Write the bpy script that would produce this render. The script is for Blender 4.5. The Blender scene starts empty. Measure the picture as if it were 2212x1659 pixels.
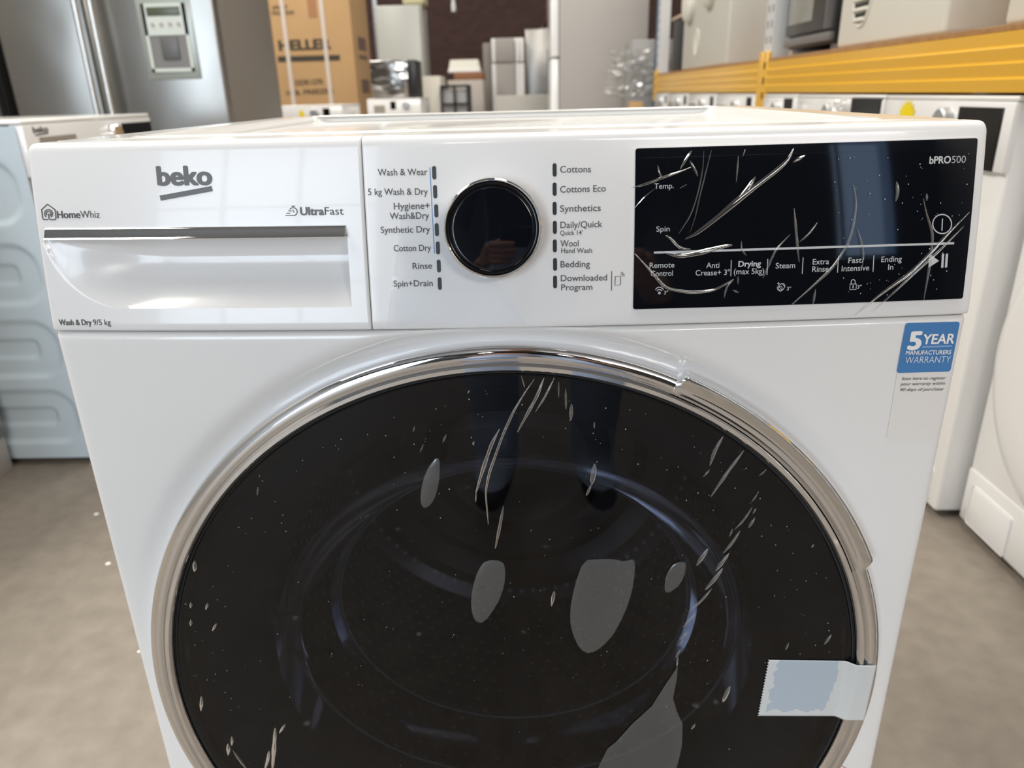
import bpy, bmesh, math, random
from mathutils import Vector, Matrix
random.seed(7)
SC = bpy.context.scene
COL = SC.collection
PI = math.pi

# ------------------------------------------------------------------ camera
CAM = Vector((0.0156, -0.4626, 0.8725)); YAW, PITCH, ROLL, FPX = -0.0251, 0.3748, -0.0256, 1599.0
_f = Vector((math.sin(YAW)*math.cos(PITCH), math.cos(YAW)*math.cos(PITCH), -math.sin(PITCH)))
_r = Vector((math.cos(YAW), -math.sin(YAW), 0)); _u = _r.cross(_f)
RIGHT = math.cos(ROLL)*_r + math.sin(ROLL)*_u; UP = -math.sin(ROLL)*_r + math.cos(ROLL)*_u; FWD = _f
cd = bpy.data.cameras.new('camera'); cam = bpy.data.objects.new('camera', cd); COL.objects.link(cam)
cam.matrix_world = Matrix(((RIGHT.x, UP.x, -FWD.x, CAM.x), (RIGHT.y, UP.y, -FWD.y, CAM.y), (RIGHT.z, UP.z, -FWD.z, CAM.z), (0, 0, 0, 1)))
cd.sensor_width = 36; cd.lens = 36*FPX/2212; cd.clip_start = 0.01; cd.clip_end = 100
cd.dof.use_dof = True; cd.dof.focus_distance = 0.50; cd.dof.aperture_fstop = 8.5
SC.camera = cam
# ------------------------------------------------------------------ world, light, exposure
SC.view_settings.view_transform = 'Standard'; SC.view_settings.look = 'None'
SC.view_settings.exposure = 0.0; SC.view_settings.gamma = 1.0; SC.view_settings.use_curve_mapping = False
SC.cycles.use_denoising = True
W_ = bpy.data.worlds.new('world'); SC.world = W_; W_.use_nodes = True
bg = W_.node_tree.nodes['Background']; bg.inputs[0].default_value = (0.62, 0.78, 1.0, 1); bg.inputs[1].default_value = 1.2

def area(name, loc, sx, sy, aim, rad, col):
    l = bpy.data.lights.new(name, 'AREA'); l.shape = 'RECTANGLE'; l.size = sx; l.size_y = sy
    l.energy = rad*PI*sx*sy; l.color = col
    o = bpy.data.objects.new(name, l); COL.objects.link(o); o.location = loc
    o.rotation_euler = (Vector(aim) - Vector(loc)).to_track_quat('-Z', 'Y').to_euler()
    return o
# daylight through the loading door and the window behind the camera, and through the roof skylights
area('loading_door_daylight', (-3.3, -6.95, 1.95), 3.0, 3.6, (-3.3, 0, 1.95), 7.2, (0.78, 0.89, 1.0))
area('added_clerestory_fill', (2.1, -6.95, 4.25), 6.2, 1.1, (2.1, 0, 4.25), 21.0, (1.0, 0.945, 0.89))  # added high fill light for the camera-facing and right-hand faces
area('window_daylight', (4.45, -6.95, 2.55), 0.8, 2.1, (4.45, 0, 2.55), 1.3, (0.36, 0.58, 1.0))
for i, (sx, sy, wd, ln, rd) in enumerate(((-3.3, 1.2, 1.6, 5.0, 15.0), (0.62, 1.6, 1.0, 4.5, 12.0), (-2.6, 7.6, 1.6, 7.0, 5.2), (1.3, 7.6, 1.2, 7.0, 5.0))):
    area('skylight_daylight', (sx, sy, 4.93), wd, ln, (sx, sy, 0), rd, (1.0, 0.945, 0.86))

# ------------------------------------------------------------------ materials
def mat(name, col, rough=0.5, metal=0.0, spec=0.5, coat=0.0, trans=0.0, alpha=1.0, emit=None, bump=None, noise=None, aniso=0.0):
    m = bpy.data.materials.new(name); m.use_nodes = True; nt = m.node_tree; b = nt.nodes['Principled BSDF']
    b.inputs['Base Color'].default_value = (*col, 1); b.inputs['Roughness'].default_value = rough
    b.inputs['Metallic'].default_value = metal; b.inputs['Specular IOR Level'].default_value = spec
    b.inputs['Coat Weight'].default_value = coat; b.inputs['Coat Roughness'].default_value = 0.03
    b.inputs['Transmission Weight'].default_value = trans; b.inputs['Alpha'].default_value = alpha
    b.inputs['Anisotropic'].default_value = aniso
    if emit: b.inputs['Emission Color'].default_value = (*emit[0], 1); b.inputs['Emission Strength'].default_value = emit[1]
    tc = nt.nodes.new('ShaderNodeTexCoord')
    if noise:   # (scale, colour, lo, hi)
        n = nt.nodes.new('ShaderNodeTexNoise'); n.inputs['Scale'].default_value = noise[0]; n.inputs['Detail'].default_value = 6
        r = nt.nodes.new('ShaderNodeValToRGB'); r.color_ramp.elements[0].position = noise[2]; r.color_ramp.elements[1].position = noise[3]
        r.color_ramp.elements[0].color = (*col, 1); r.color_ramp.elements[1].color = (*noise[1], 1)
        nt.links.new(tc.outputs['Object'], n.inputs['Vector']); nt.links.new(n.outputs['Fac'], r.inputs['Fac']); nt.links.new(r.outputs['Color'], b.inputs['Base Color'])
    if bump:    # (scale vec, strength, distance)
        n = nt.nodes.new('ShaderNodeTexNoise'); n.inputs['Scale'].default_value = 1.0; n.inputs['Detail'].default_value = 2
        mp = nt.nodes.new('ShaderNodeMapping'); mp.inputs['Scale'].default_value = bump[0]
        bp = nt.nodes.new('ShaderNodeBump'); bp.inputs['Strength'].default_value = bump[1]; bp.inputs['Distance'].default_value = bump[2]
        nt.links.new(tc.outputs['Object'], mp.inputs['Vector']); nt.links.new(mp.outputs['Vector'], n.inputs['Vector'])
        nt.links.new(n.outputs['Fac'], bp.inputs['Height']); nt.links.new(bp.outputs['Normal'], b.inputs['Normal'])
    return m

def clear_mat(name, tint, gloss=0.0, rough=0.02, ior=1.5, haze=0.0, hazecol=(0.6, 0.62, 0.65)):
    """thin clear sheet: see-through tint, mirror sheen by fresnel, optional milky haze"""
    m = bpy.data.materials.new(name); m.use_nodes = True; nt = m.node_tree; nt.nodes.clear()
    out = nt.nodes.new('ShaderNodeOutputMaterial'); t = nt.nodes.new('ShaderNodeBsdfTransparent'); t.inputs[0].default_value = (*tint, 1)
    g = nt.nodes.new('ShaderNodeBsdfGlossy'); g.inputs['Roughness'].default_value = rough; g.inputs[0].default_value = (1, 1, 1, 1)
    f = nt.nodes.new('ShaderNodeFresnel'); f.inputs[0].default_value = ior
    base = t
    if haze:
        d = nt.nodes.new('ShaderNodeBsdfDiffuse'); d.inputs[0].default_value = (*hazecol, 1)
        mh = nt.nodes.new('ShaderNodeMixShader'); mh.inputs[0].default_value = haze
        nt.links.new(t.outputs[0], mh.inputs[1]); nt.links.new(d.outputs[0], mh.inputs[2]); base = mh
    fac = f.outputs[0]
    if gloss:
        a = nt.nodes.new('ShaderNodeMath'); a.operation = 'ADD'; a.inputs[1].default_value = gloss; a.use_clamp = True
        nt.links.new(f.outputs[0], a.inputs[0]); fac = a.outputs[0]
    mx = nt.nodes.new('ShaderNodeMixShader'); nt.links.new(fac, mx.inputs[0]); nt.links.new(base.outputs[0], mx.inputs[1]); nt.links.new(g.outputs[0], mx.inputs[2])
    nt.links.new(mx.outputs[0], out.inputs[0])
    return m

WHITE = mat('white_enamel', (0.82, 0.815, 0.805), 0.22, coat=0.3)
PLASTIC = mat('white_plastic', (0.80, 0.795, 0.79), 0.2, coat=0.25)
TOPWHITE = mat('white_worktop', (0.80, 0.795, 0.775), 0.16, coat=0.3)
CHROME = mat('chrome', (0.83, 0.83, 0.84), 0.04, 1.0)
BLACKGLASS = mat('black_glass', (0.004, 0.005, 0.008), 0.04, spec=0.5)
GAP = mat('dark_gap', (0.03, 0.03, 0.03), 0.8)
BLACKPL = mat('black_plastic', (0.012, 0.012, 0.013), 0.35)
INK = mat('grey_ink', (0.085, 0.083, 0.085), 0.5)
LOGO = mat('logo_grey', (0.115, 0.113, 0.11), 0.4)
DISP = mat('display_print', (0.62, 0.64, 0.65), 0.5)
BLUEINK = mat('blue_ink', (0.10, 0.27, 0.55), 0.5)
SLOT = mat('slot_dark', (0.035, 0.042, 0.048), 0.25)
DOORGLASS = clear_mat('smoked_glass', (0.19, 0.205, 0.25), 0.0, 0.015, 1.42)
GLASSBACK = clear_mat('smoked_glass_back', (0.98, 0.98, 0.98), 0.0, 0.02, 1.01)
FILM = clear_mat('clear_film', (0.98, 0.98, 0.98), 0.0, 0.05, 1.06)
FLAP = clear_mat('film_strip', (0.98, 0.98, 0.98), 0.0, 0.03, 1.3)
BUBBLE = clear_mat('film_bubble', (0.95, 0.95, 0.95), 0.06, 0.22, 1.35, 0.07, (0.8, 0.84, 0.86))  # pale haze colour stands in for sky reflected off the lifted film
CREASE = clear_mat('film_crease', (0.93, 0.93, 0.93), 0.12, 0.08, 1.5, 0.03, (0.8, 0.8, 0.8))
TAPE = clear_mat('tape', (0.95, 0.95, 0.95), 0.02, 0.2, 1.3, 0.80, (0.74, 0.77, 0.78))
TAPESTUCK = clear_mat('tape_stuck', (0.9, 0.9, 0.9), 0.02, 0.2, 1.3, 0.66, (0.60, 0.70, 0.80))
RUBBER = mat('grey_rubber', (0.09, 0.09, 0.092), 0.5)
STEELDARK = mat('drum_steel', (0.33, 0.32, 0.31), 0.28, 1.0)
STEEL = mat('brushed_steel', (0.29, 0.28, 0.26), 0.30, 1.0, bump=((2.0, 2.0, 1.6), 0.25, 0.05))
TAUPE = mat('taupe_paint', (0.20, 0.178, 0.155), 0.45)
GREYSIDE = mat('grey_side', (0.36, 0.335, 0.31), 0.5)
CHARCOAL = mat('charcoal', (0.022, 0.022, 0.022), 0.5)
CARD = mat('cardboard', (0.44, 0.275, 0.13), 0.85, noise=(3.0, (0.475, 0.30, 0.145), 0.3, 0.7))
CARDINK = mat('carton_ink', (0.045, 0.04, 0.03), 0.8)
STRAP = mat('strap', (0.62, 0.55, 0.50), 0.35)
YELLOW = mat('beam_orange', (0.79, 0.44, 0.04), 0.17)
GALV = mat('galvanised', (0.55, 0.57, 0.59), 0.4, 0.7, noise=(40.0, (0.42, 0.44, 0.46), 0.35, 0.65))
BOARD = mat('chipboard', (0.30, 0.155, 0.06), 0.9, noise=(60.0, (0.38, 0.21, 0.09), 0.35, 0.65))
CREAM = mat('cream_enamel', (0.72, 0.70, 0.62), 0.35)
CREAMD = mat('drawer_grey', (0.30, 0.27, 0.235), 0.45)
BLUEPOST = mat('blue_post', (0.03, 0.09, 0.20), 0.4)
STICKY = mat('sticker_yellow', (0.85, 0.66, 0.0), 0.5)
STBLUE = mat('sticker_blue', (0.06, 0.21, 0.48), 0.45)
LABELW = mat('label_paper', (0.80, 0.775, 0.745), 0.4)
LABELTXT = mat('label_white', (0.86, 0.86, 0.86), 0.5)
BROWN = mat('brown_wood', (0.27, 0.12, 0.05), 0.6)
WRAP = clear_mat('stretch_wrap', (0.75, 0.76, 0.78), 0.03, 0.15, 1.4, 0.35, (0.5, 0.5, 0.5))

# ------------------------------------------------------------------ builders
def link(o, parent=None):
    COL.objects.link(o)
    if parent: o.parent = parent
    return o
def mk(name, verts, faces, material, parent=None, smooth=None, mats=None, fmat=None):
    me = bpy.data.meshes.new(name); me.from_pydata([tuple(v) for v in verts], [], faces); me.validate(verbose=False); me.update()
    for mm in (mats or [material]): me.materials.append(mm)
    if fmat:
        for p, i in zip(me.polygons, fmat): p.material_index = i
    if smooth is not None:
        me.polygons.foreach_set('use_smooth', [True]*len(me.polygons)); me.set_sharp_from_angle(angle=math.radians(smooth))
    return link(bpy.data.objects.new(name, me), parent)
def from_bm(name, bm, material, parent=None, smooth=40):
    bmesh.ops.recalc_face_normals(bm, faces=bm.faces[:])
    me = bpy.data.meshes.new(name); bm.to_mesh(me); bm.free(); me.materials.append(material)
    if smooth: me.polygons.foreach_set('use_smooth', [True]*len(me.polygons)); me.set_sharp_from_angle(angle=math.radians(smooth))
    return link(bpy.data.objects.new(name, me), parent)
def add_box(bm, x0, x1, y0, y1, z0, z1, bev=0.0, seg=2):
    g = bmesh.ops.create_cube(bm, size=1.0, matrix=Matrix.Translation(((x0+x1)/2, (y0+y1)/2, (z0+z1)/2)) @ Matrix.Diagonal((x1-x0, y1-y0, z1-z0, 1)))
    if bev:
        es = list({e for v in g['verts'] for e in v.link_edges})
        bmesh.ops.bevel(bm, geom=es, offset=bev, segments=seg, affect='EDGES', profile=0.5)
def box(name, x0, x1, y0, y1, z0, z1, m, parent=None, bev=0.004, seg=2):
    bm = bmesh.new(); add_box(bm, x0, x1, y0, y1, z0, z1, bev, seg); return from_bm(name, bm, m, parent)
def boxes(name, lst, m, parent=None, bev=0.002):
    bm = bmesh.new()
    for b in lst: add_box(bm, *b, bev, 1)
    return from_bm(name, bm, m, parent)
def lathe(name, prof, m, parent=None, c=(0, 0, 0), n=64, a0=0, a1=2*PI, smooth=35, axis='y'):
    """prof: (radius, offset along axis)."""
    full = abs(a1-a0-2*PI) < 1e-6; k = n if full else n+1; vs = []; fs = []
    for i in range(k):
        a = a0+(a1-a0)*i/n
        for r, h in prof:
            if axis == 'y': vs.append((c[0]+r*math.cos(a), c[1]+h, c[2]+r*math.sin(a)))
            else: vs.append((c[0]+r*math.cos(a), c[1]+r*math.sin(a), c[2]+h))
    p = len(prof)
    for i in range(n):
        j = (i+1) % k
        for q in range(p-1):
            fs.append((i*p+q, i*p+q+1, j*p+q+1, j*p+q) if axis == 'z' else (i*p+q, j*p+q, j*p+q+1, i*p+q+1))
    o = mk(name, vs, fs, m, parent)
    bm = bmesh.new(); bm.from_mesh(o.data); bmesh.ops.remove_doubles(bm, verts=bm.verts[:], dist=1e-6); bmesh.ops.recalc_face_normals(bm, faces=bm.faces[:])
    bm.to_mesh(o.data); bm.free()
    o.data.polygons.foreach_set('use_smooth', [True]*len(o.data.polygons)); o.data.set_sharp_from_angle(angle=math.radians(smooth))
    return o
def tube(name, pts, r, m, parent=None, n=8):
    vs = []; fs = []; pts = [Vector(p) for p in pts]
    for i, p in enumerate(pts):
        d = (pts[min(i+1, len(pts)-1)]-pts[max(i-1, 0)]).normalized()
        a = d.cross(Vector((0, 0, 1)) if abs(d.z) < 0.9 else Vector((1, 0, 0))).normalized(); b = d.cross(a)
        rr = r[i] if isinstance(r, (list, tuple)) else r
        for k in range(n): vs.append(p+rr*(math.cos(2*PI*k/n)*a+math.sin(2*PI*k/n)*b))
    for i in range(len(pts)-1):
        for k in range(n): fs.append((i*n+k, i*n+(k+1) % n, (i+1)*n+(k+1) % n, (i+1)*n+k))
    fs.append(tuple(range(n))[::-1]); fs.append(tuple(range((len(pts)-1)*n, len(pts)*n)))
    return mk(name, vs, fs, m, parent, 50)
def tag(o, label, cat, group=None, kind=None):
    o['label'] = label; o['category'] = cat
    if group: o['group'] = group
    if kind: o['kind'] = kind
    return o
def thing(name, label, cat, loc=(0, 0, 0), rz=0.0, group=None):
    o = bpy.data.objects.new(name, None); COL.objects.link(o); o.location = loc; o.rotation_euler = (0, 0, rz); o.empty_display_size = 0.1
    return tag(o, label, cat, group)
def struct(o):
    o['kind'] = 'structure'; return o
def dup(root, loc, rz, label, group=None):
    r = root.copy(); COL.objects.link(r); r.location = loc; r.rotation_euler = (0, 0, rz); r['label'] = label
    if group: r['group'] = group
    for ch in list(root.children):
        c = ch.copy(); COL.objects.link(c); c.parent = r
        for g in ch.children:
            d = g.copy(); COL.objects.link(d); d.parent = c
    return r
def sstep(a, b, x):
    t = min(1.0, max(0.0, (x-a)/(b-a))); return t*t*(3-2*t)

# ------------------------------------------------------------------ lettering
_tc = {}
def text_geo(s, bold=0.0, shear=0.0, space=1.0):
    k = (s, bold, shear, space)
    if k not in _tc:
        cu = bpy.data.curves.new('t', 'FONT'); cu.body = s; cu.size = 1; cu.offset = bold; cu.shear = shear; cu.space_character = space; cu.resolution_u = 5
        ob = bpy.data.objects.new('t', cu); COL.objects.link(ob); dg = bpy.context.evaluated_depsgraph_get()
        me = bpy.data.meshes.new_from_object(ob.evaluated_get(dg))
        _tc[k] = ([(v.co.x, v.co.y) for v in me.vertices], [tuple(p.vertices) for p in me.polygons])
        bpy.data.objects.remove(ob); bpy.data.curves.remove(cu); bpy.data.meshes.remove(me)
    return _tc[k]
CAPH = max(v[1] for v in text_geo('H')[0])
def lettering(s, A, B, cap, place, m, parent, bold=0.0, shear=0.0, name='lettering'):
    """flat print: baseline from A to B (2-D surface coordinates), capitals 'cap' high; place(u, v) gives the point in space"""
    vs, fs = text_geo(s, bold if bold <= .008 else 0.0, shear)
    n0 = len(vs)
    if bold > .008:
        n0 = len(vs); b = bold; cp = [(0, 0), (b, 0), (-b, 0), (0, b*.7), (0, -b*.7), (b*.75, b*.5), (-b*.75, b*.5), (b*.75, -b*.5), (-b*.75, -b*.5)]
        fs = [tuple(i+k*n0 for i in f) for k in range(len(cp)) for f in fs]; vs = [(x+dx, y+dy) for dx, dy in cp for x, y in vs]
    x0 = min(v[0] for v in vs); x1 = max(v[0] for v in vs)
    out = []
    for i, (x, y) in enumerate(vs):
        t = (x-x0)/(x1-x0); p = place(A[0]+t*(B[0]-A[0]), A[1]+t*(B[1]-A[1])+y/CAPH*cap); out.append((p[0], p[1]-(i//n0)*1.2e-5, p[2]))
    return mk(name, out, fs, m, parent)

# ------------------------------------------------------------------ the washer-dryer in front
HW, ZS, ZT, DEP = 0.2985, 0.7328, 0.850, 0.5586   # half width, seam height, top height, depth
DX, DZ = -0.0017, 0.4386                          # door centre
BUL = 0.0120
def y_panel(x, z):
    t = max(0.0, z-0.738); return 0.135*t+0.42*t*t-BUL*(1-(x/HW)**2)
def y_body(x, z):
    r = math.hypot(x-DX, z-DZ); return -BUL*(1-(x/HW)**2)*sstep(0.284, 0.302, r)
def ray(px, py):
    return (RIGHT*((px-1106)/FPX)-UP*((py-829.5)/FPX)+FWD).normalized()
def on(fn, px, py):
    """(x, z) where the machine's front surface fn carries the printed mark seen at that spot of the photograph"""
    d = ray(px, py); y = 0.0
    for _ in range(12):
        p = CAM+d*((y-CAM.y)/d.y); y = fn(p.x, p.z)
    return p.x, p.z
pan = lambda px, py: on(y_panel, px, py)
bod = lambda px, py: on(y_body, px, py)
def P(px, py, axis, val):
    d = ray(px, py); return CAM+d*((val-CAM[axis])/d[axis])

WM = thing('washing_machine', 'large white front loading washer dryer in the foreground with smoked round door', 'washing machine', (0, 0, 0))
def lin(a, b, n): return [a+(b-a)*i/(n-1) for i in range(n)]
def roll(d, r):
    return 0.0 if d >= r else r-math.sqrt(max(0.0, r*r-(r-d)**2))
# --- cabinet: bowed front sheet with the round opening, sides, back
def cabinet():
    e = [0, .0003, .001, .002, .0035, .006]
    xs = [-HW+t for t in e]+lin(-HW+.01, HW-.01, 140)+[HW-t for t in e[::-1]]
    zt = ZS-.0006; zs = lin(0.015, zt-.008, 165)+[zt-.005, zt-.003, zt-.0015, zt-.0006, zt]
    vs = [(x, y_body(x, z)+roll(HW-abs(x), .006)+roll(zt-z, .004), z) for z in zs for x in xs]
    nx, nz = len(xs), len(zs); fs = []
    for j in range(nz-1):
        for i in range(nx-1):
            cx, cz = (xs[i]+xs[i+1])/2, (zs[j]+zs[j+1])/2
            if math.hypot(cx-DX, cz-DZ) > .268: fs.append((j*nx+i, j*nx+i+1, (j+1)*nx+i+1, (j+1)*nx+i))
    def col(idx, off):   # strip going back from a border row
        b = len(vs)
        for k in idx: v = vs[k]; vs.append((v[0], off, v[2]))
        for k in range(len(idx)-1): fs.append((idx[k], idx[k+1], b+k+1, b+k))
    col([j*nx for j in range(nz)], DEP); col([j*nx+nx-1 for j in range(nz)], DEP)
    col([(nz-1)*nx+i for i in range(nx)], .03)
    b = len(vs); vs.extend([(-HW, DEP, .015), (HW, DEP, .015), (HW, DEP, .838), (-HW, DEP, .838), (-HW, .03, ZS), (HW, .03, ZS), (-HW, .03, .838), (HW, .03, .838), (-HW, DEP, ZS), (HW, DEP, ZS)])
    fs.extend([(b, b+3, b+2, b+1), (b+4, b+6, b+3, b+8), (b+5, b+9, b+2, b+7)])
    return mk('cabinet', vs, fs, WHITE, WM, 40)
cabinet()
# --- control panel pieces: shells over the same curved face
XS = pan(790, 500)[0]
SX0, SX1, SZ1, SZ0 = pan(110, 600)[0], pan(757, 640)[0], pan(430, 512)[1], pan(600, 665)[1]
def scoop(x, z):
    """grip hollow under the chrome strip: deepest under the strip, running out in a curve to the left, cut square at the right"""
    if x > SX1 or z < SZ0 or z > SZ1: return 0.0
    v = (z-SZ0)/(SZ1-SZ0); u = (x-SX0)/(SX1-SX0)
    if u <= 0: return 0.0
    k = .27
    lim = 0.0 if u >= k else 1-math.sqrt(max(0.0, 1-((k-u)/k)**2))      # rounded lower left corner
    if v <= lim: return 0.0
    e = sstep(0, .36, u); pk = 1-.33*math.sin(PI/2*min(1, u/.42))**.8; pk = max(pk, lim+.02)
    d = (.0015+.0135*e)
    if v < pk: return d*math.sin(PI/2*(v-lim)/(pk-lim))**.85
    return d*(1-.62*((v-pk)/max(1e-3, 1-pk))**1.25*sstep(.0, .12, 1-pk))
def shell(name, x0, x1, z0, z1, m, dep=None, rl=.003, rr=.003, rt=.0045, rb=.0015, nx=90, nz=60, xtra=(), ztra=(), back=.04):
    e = [0, .0002, .0006, .0012, .002, .003, .0045]
    xs = sorted(set([x0+t for t in e]+[x1-t for t in e]+lin(x0+.006, x1-.006, nx)+list(xtra)))
    zs = sorted(set([z0+t for t in e[:5]]+[z1-t for t in e]+lin(z0+.003, z1-.006, nz)+list(ztra)))
    vs = []
    for z in zs:
        for x in xs:
            dl, dr = x-x0, x1-x
            zz = z0+(z-z0)*(z1-roll(min(dl+ (99 if rl < .002 else 0), dr+(99 if rr < .002 else 0)), rt)-z0)/(z1-z0)
            y = y_panel(x, zz)+roll(dl, rl)+roll(dr, rr)+roll(z1-z, rt)+roll(z-z0, rb)
            if dep: y += dep(x, z)
            vs.append((x, y, zz))
    nX, nZ = len(xs), len(zs)
    fs = [(j*nX+i, j*nX+i+1, (j+1)*nX+i+1, (j+1)*nX+i) for j in range(nZ-1) for i in range(nX-1)]
    ring = list(range(nX))+[j*nX+nX-1 for j in range(1, nZ)]+[(nZ-1)*nX+i for i in range(nX-2, -1, -1)]+[j*nX for j in range(nZ-2, 0, -1)]
    b = len(vs)
    for k in ring: vs.append((vs[k][0], back, vs[k][2]))
    n = len(ring)
    for k in range(n): fs.append((ring[(k+1) % n], ring[k], b+k, b+(k+1) % n))
    return mk(name, vs, fs, m, WM, 38)
ZB = ZS+.0006
drw = shell('detergent_drawer', -HW, XS-.0003, ZB, ZT, PLASTIC, scoop, rr=.0012, nx=170, nz=110,
            xtra=(SX1, SX1+.0005), ztra=(SZ0, SZ0-.0004, SZ1, SZ1+.0004))
fas = shell('control_panel', XS+.0003, HW, ZB, ZT, PLASTIC, None, rl=.0012)
# chrome grip strip
def grip():
    a, b = pan(99, 492), pan(746, 486); c, d = pan(103, 516.5), pan(748, 509.5)
    prof = [(0, .0005), (.0, -.0006), (.05, -.0012), (.12, -.0016), (.35, -.0022), (.60, -.0030), (.80, -.0037), (.88, -.0041), (.95, -.0045), (1.0, -.0044), (1.03, -.0035), (1.0, .004)]
    vs = []; n = 60
    for i in range(n+1):
        t = i/n
        for s, o in prof:
            x = (a[0]*(1-s)+c[0]*s)*(1-t)+(b[0]*(1-s)+d[0]*s)*t; z = (a[1]*(1-s)+c[1]*s)*(1-t)+(b[1]*(1-s)+d[1]*s)*t
            vs.append((x, y_panel(x, z)+o, z))
    p = len(prof); fs = [(i*p+q, i*p+q+1, (i+1)*p+q+1, (i+1)*p+q) for i in range(n) for q in range(p-1)]
    fs += [tuple(range(p)), tuple(range(n*p, n*p+p))[::-1]]
    return mk('grip_strip', vs, fs, CHROME, drw, 35)
grip()['label'] = 'chrome grip strip'
# worktop: rim, sloped inner wall, sunken floor, bead
def rrect(x0, x1, y0, y1, r, n=6):
    out = []
    for cx, cy, a in ((x1-r, y0+r, -PI/2), (x1-r, y1-r, 0), (x0+r, y1-r, PI/2), (x0+r, y0+r, PI)):
        for i in range(n+1): t = a+PI/2*i/n; out.append((cx+r*math.cos(t), cy+r*math.sin(t)))
    return out
def worktop():
    L = []; y0 = .041
    for dx, z in ((0, .838), (0, .8475), (.0012, .8492), (.003, .85)): L.append([(x, y, z) for x, y in rrect(-HW+dx, HW-dx, y0 if dx < .001 else y0+.0004, DEP-dx, .012)])
    for ix, iy0, iy1, z in ((.040, .060, .035, .8500), (.043, .062, .032, .8512), (.047, .064, .029, .8512), (.050, .066, .026, .8500), (.054, .068, .030, .8440), (.058, .072, .034, .8425)):
        L.append([(x, y, z) for x, y in rrect(-HW+ix, HW-ix, iy0, DEP-iy1, .018)])
    n = len(L[0]); vs = [v for r in L for v in r]; fs = []
    for k in range(len(L)-1):
        for i in range(n): fs.append((k*n+i, k*n+(i+1) % n, (k+1)*n+(i+1) % n, (k+1)*n+i))
    fs.append(tuple((len(L)-1)*n+i for i in range(n))); fs.append(tuple(range(n))[::-1])
    return mk('worktop', vs, fs, TOPWHITE, WM, 32)
worktop()
for fx in (-.24, .24):
    for fy in (.06, .5): lathe('foot', [(0, 0), (.022, 0), (.022, .012), (.012, .016), (0, .016)], BLACKPL, WM, (fx, fy, 0), 20, axis='z')
box('seam_backing', -HW+.004, HW-.004, .012, .028, ZS-.01, ZS+.008, GAP, WM, .001)
# --- programme dial
def dial():
    cx, cz = pan(1066, 494.5); y = y_panel(cx, cz)
    R = .0297
    t = math.atan(.135+.84*(cz-.738))
    o = lathe('dial', [(R-.0024, .010), (R-.0018, -.003), (R-.0006, -.0085), (R, -.0105), (R-.0006, -.0116), (R-.0012, -.0119), (R-.0017, -.0117), (R-.0020, -.0106)], CHROME, WM, (0, 0, 0), 96)
    b = lathe('dial_bezel', [(R-.0020, -.0106), (R-.0024, -.0112), (R-.0030, -.0108), (R-.0040, -.0108), (R-.0044, -.0112), (R-.0048, -.0108)], mat('bezel_black', (.005, .005, .006), .12, spec=.3), o, (0, 0, 0), 96)
    f = lathe('dial_face', [(R-.0048, -.0108), (R-.0052, -.0111), (R-.0060, -.0112), (0, -.0112)], BLACKGLASS, o, (0, 0, 0), 96)
    f['label'] = 'black glass dial face'
    o.location = (cx, y, cz); o.rotation_euler = (-t, 0, 0); o['label'] = 'chrome ring dial'
    g = lathe('dial_collar', [(R-.0004, .010), (R-.0004, -.0012), (R-.0016, -.0014)], BLACKPL, o, (0, 0, 0), 96)
dial()
# --- indicator slots and programme names
def pill(px, py, m=SLOT, w=.00245, h=.0078):
    x, z = pan(px, py); n = 8; vs = []; ring = []
    for i in range(2*n):
        a = PI*i/(n-1) if i < n else PI+PI*(i-n)/(n-1)
        ring.append((w/2*math.cos(a), w/2*math.sin(a)+(h/2-w/2 if i < n else -h/2+w/2)))
    for dy in (.0002, -.00025):
        for dx, dz in ring: vs.append((x+dx, y_panel(x+dx, z+dz)+dy, z+dz))
    k = 2*n; fs = [tuple(range(k, 2*k))]+[(i, (i+1) % k, k+(i+1) % k, k+i) for i in range(k)]
    return mk('indicator_light', vs, fs, m, WM)
for p in ((938, 373), (940, 414), (942.5, 455.5), (943.5, 496), (946, 535.5), (948, 574.5), (950, 612.5),
          (1198, 367), (1198, 408.5), (1198, 450), (1198.5, 491), (1198.5, 531), (1199, 571), (1199, 609)): pill(*p)
pl_pan = lambda u, v: (u, y_panel(u, v)-.00035, v)
pl_disp = lambda u, v: (u, y_panel(u, v)-.0016, v)
def print_on(s, L, R, cap, m=INK, place=pl_pan, parent=WM, bold=.006, shear=0., fn=pan, name='lettering'):
    A, B = fn(*L), fn(*R); C = fn(L[0], L[1]-cap)
    return lettering(s, A, B, C[1]-A[1], place, m, parent, bold, shear, name)
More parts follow.
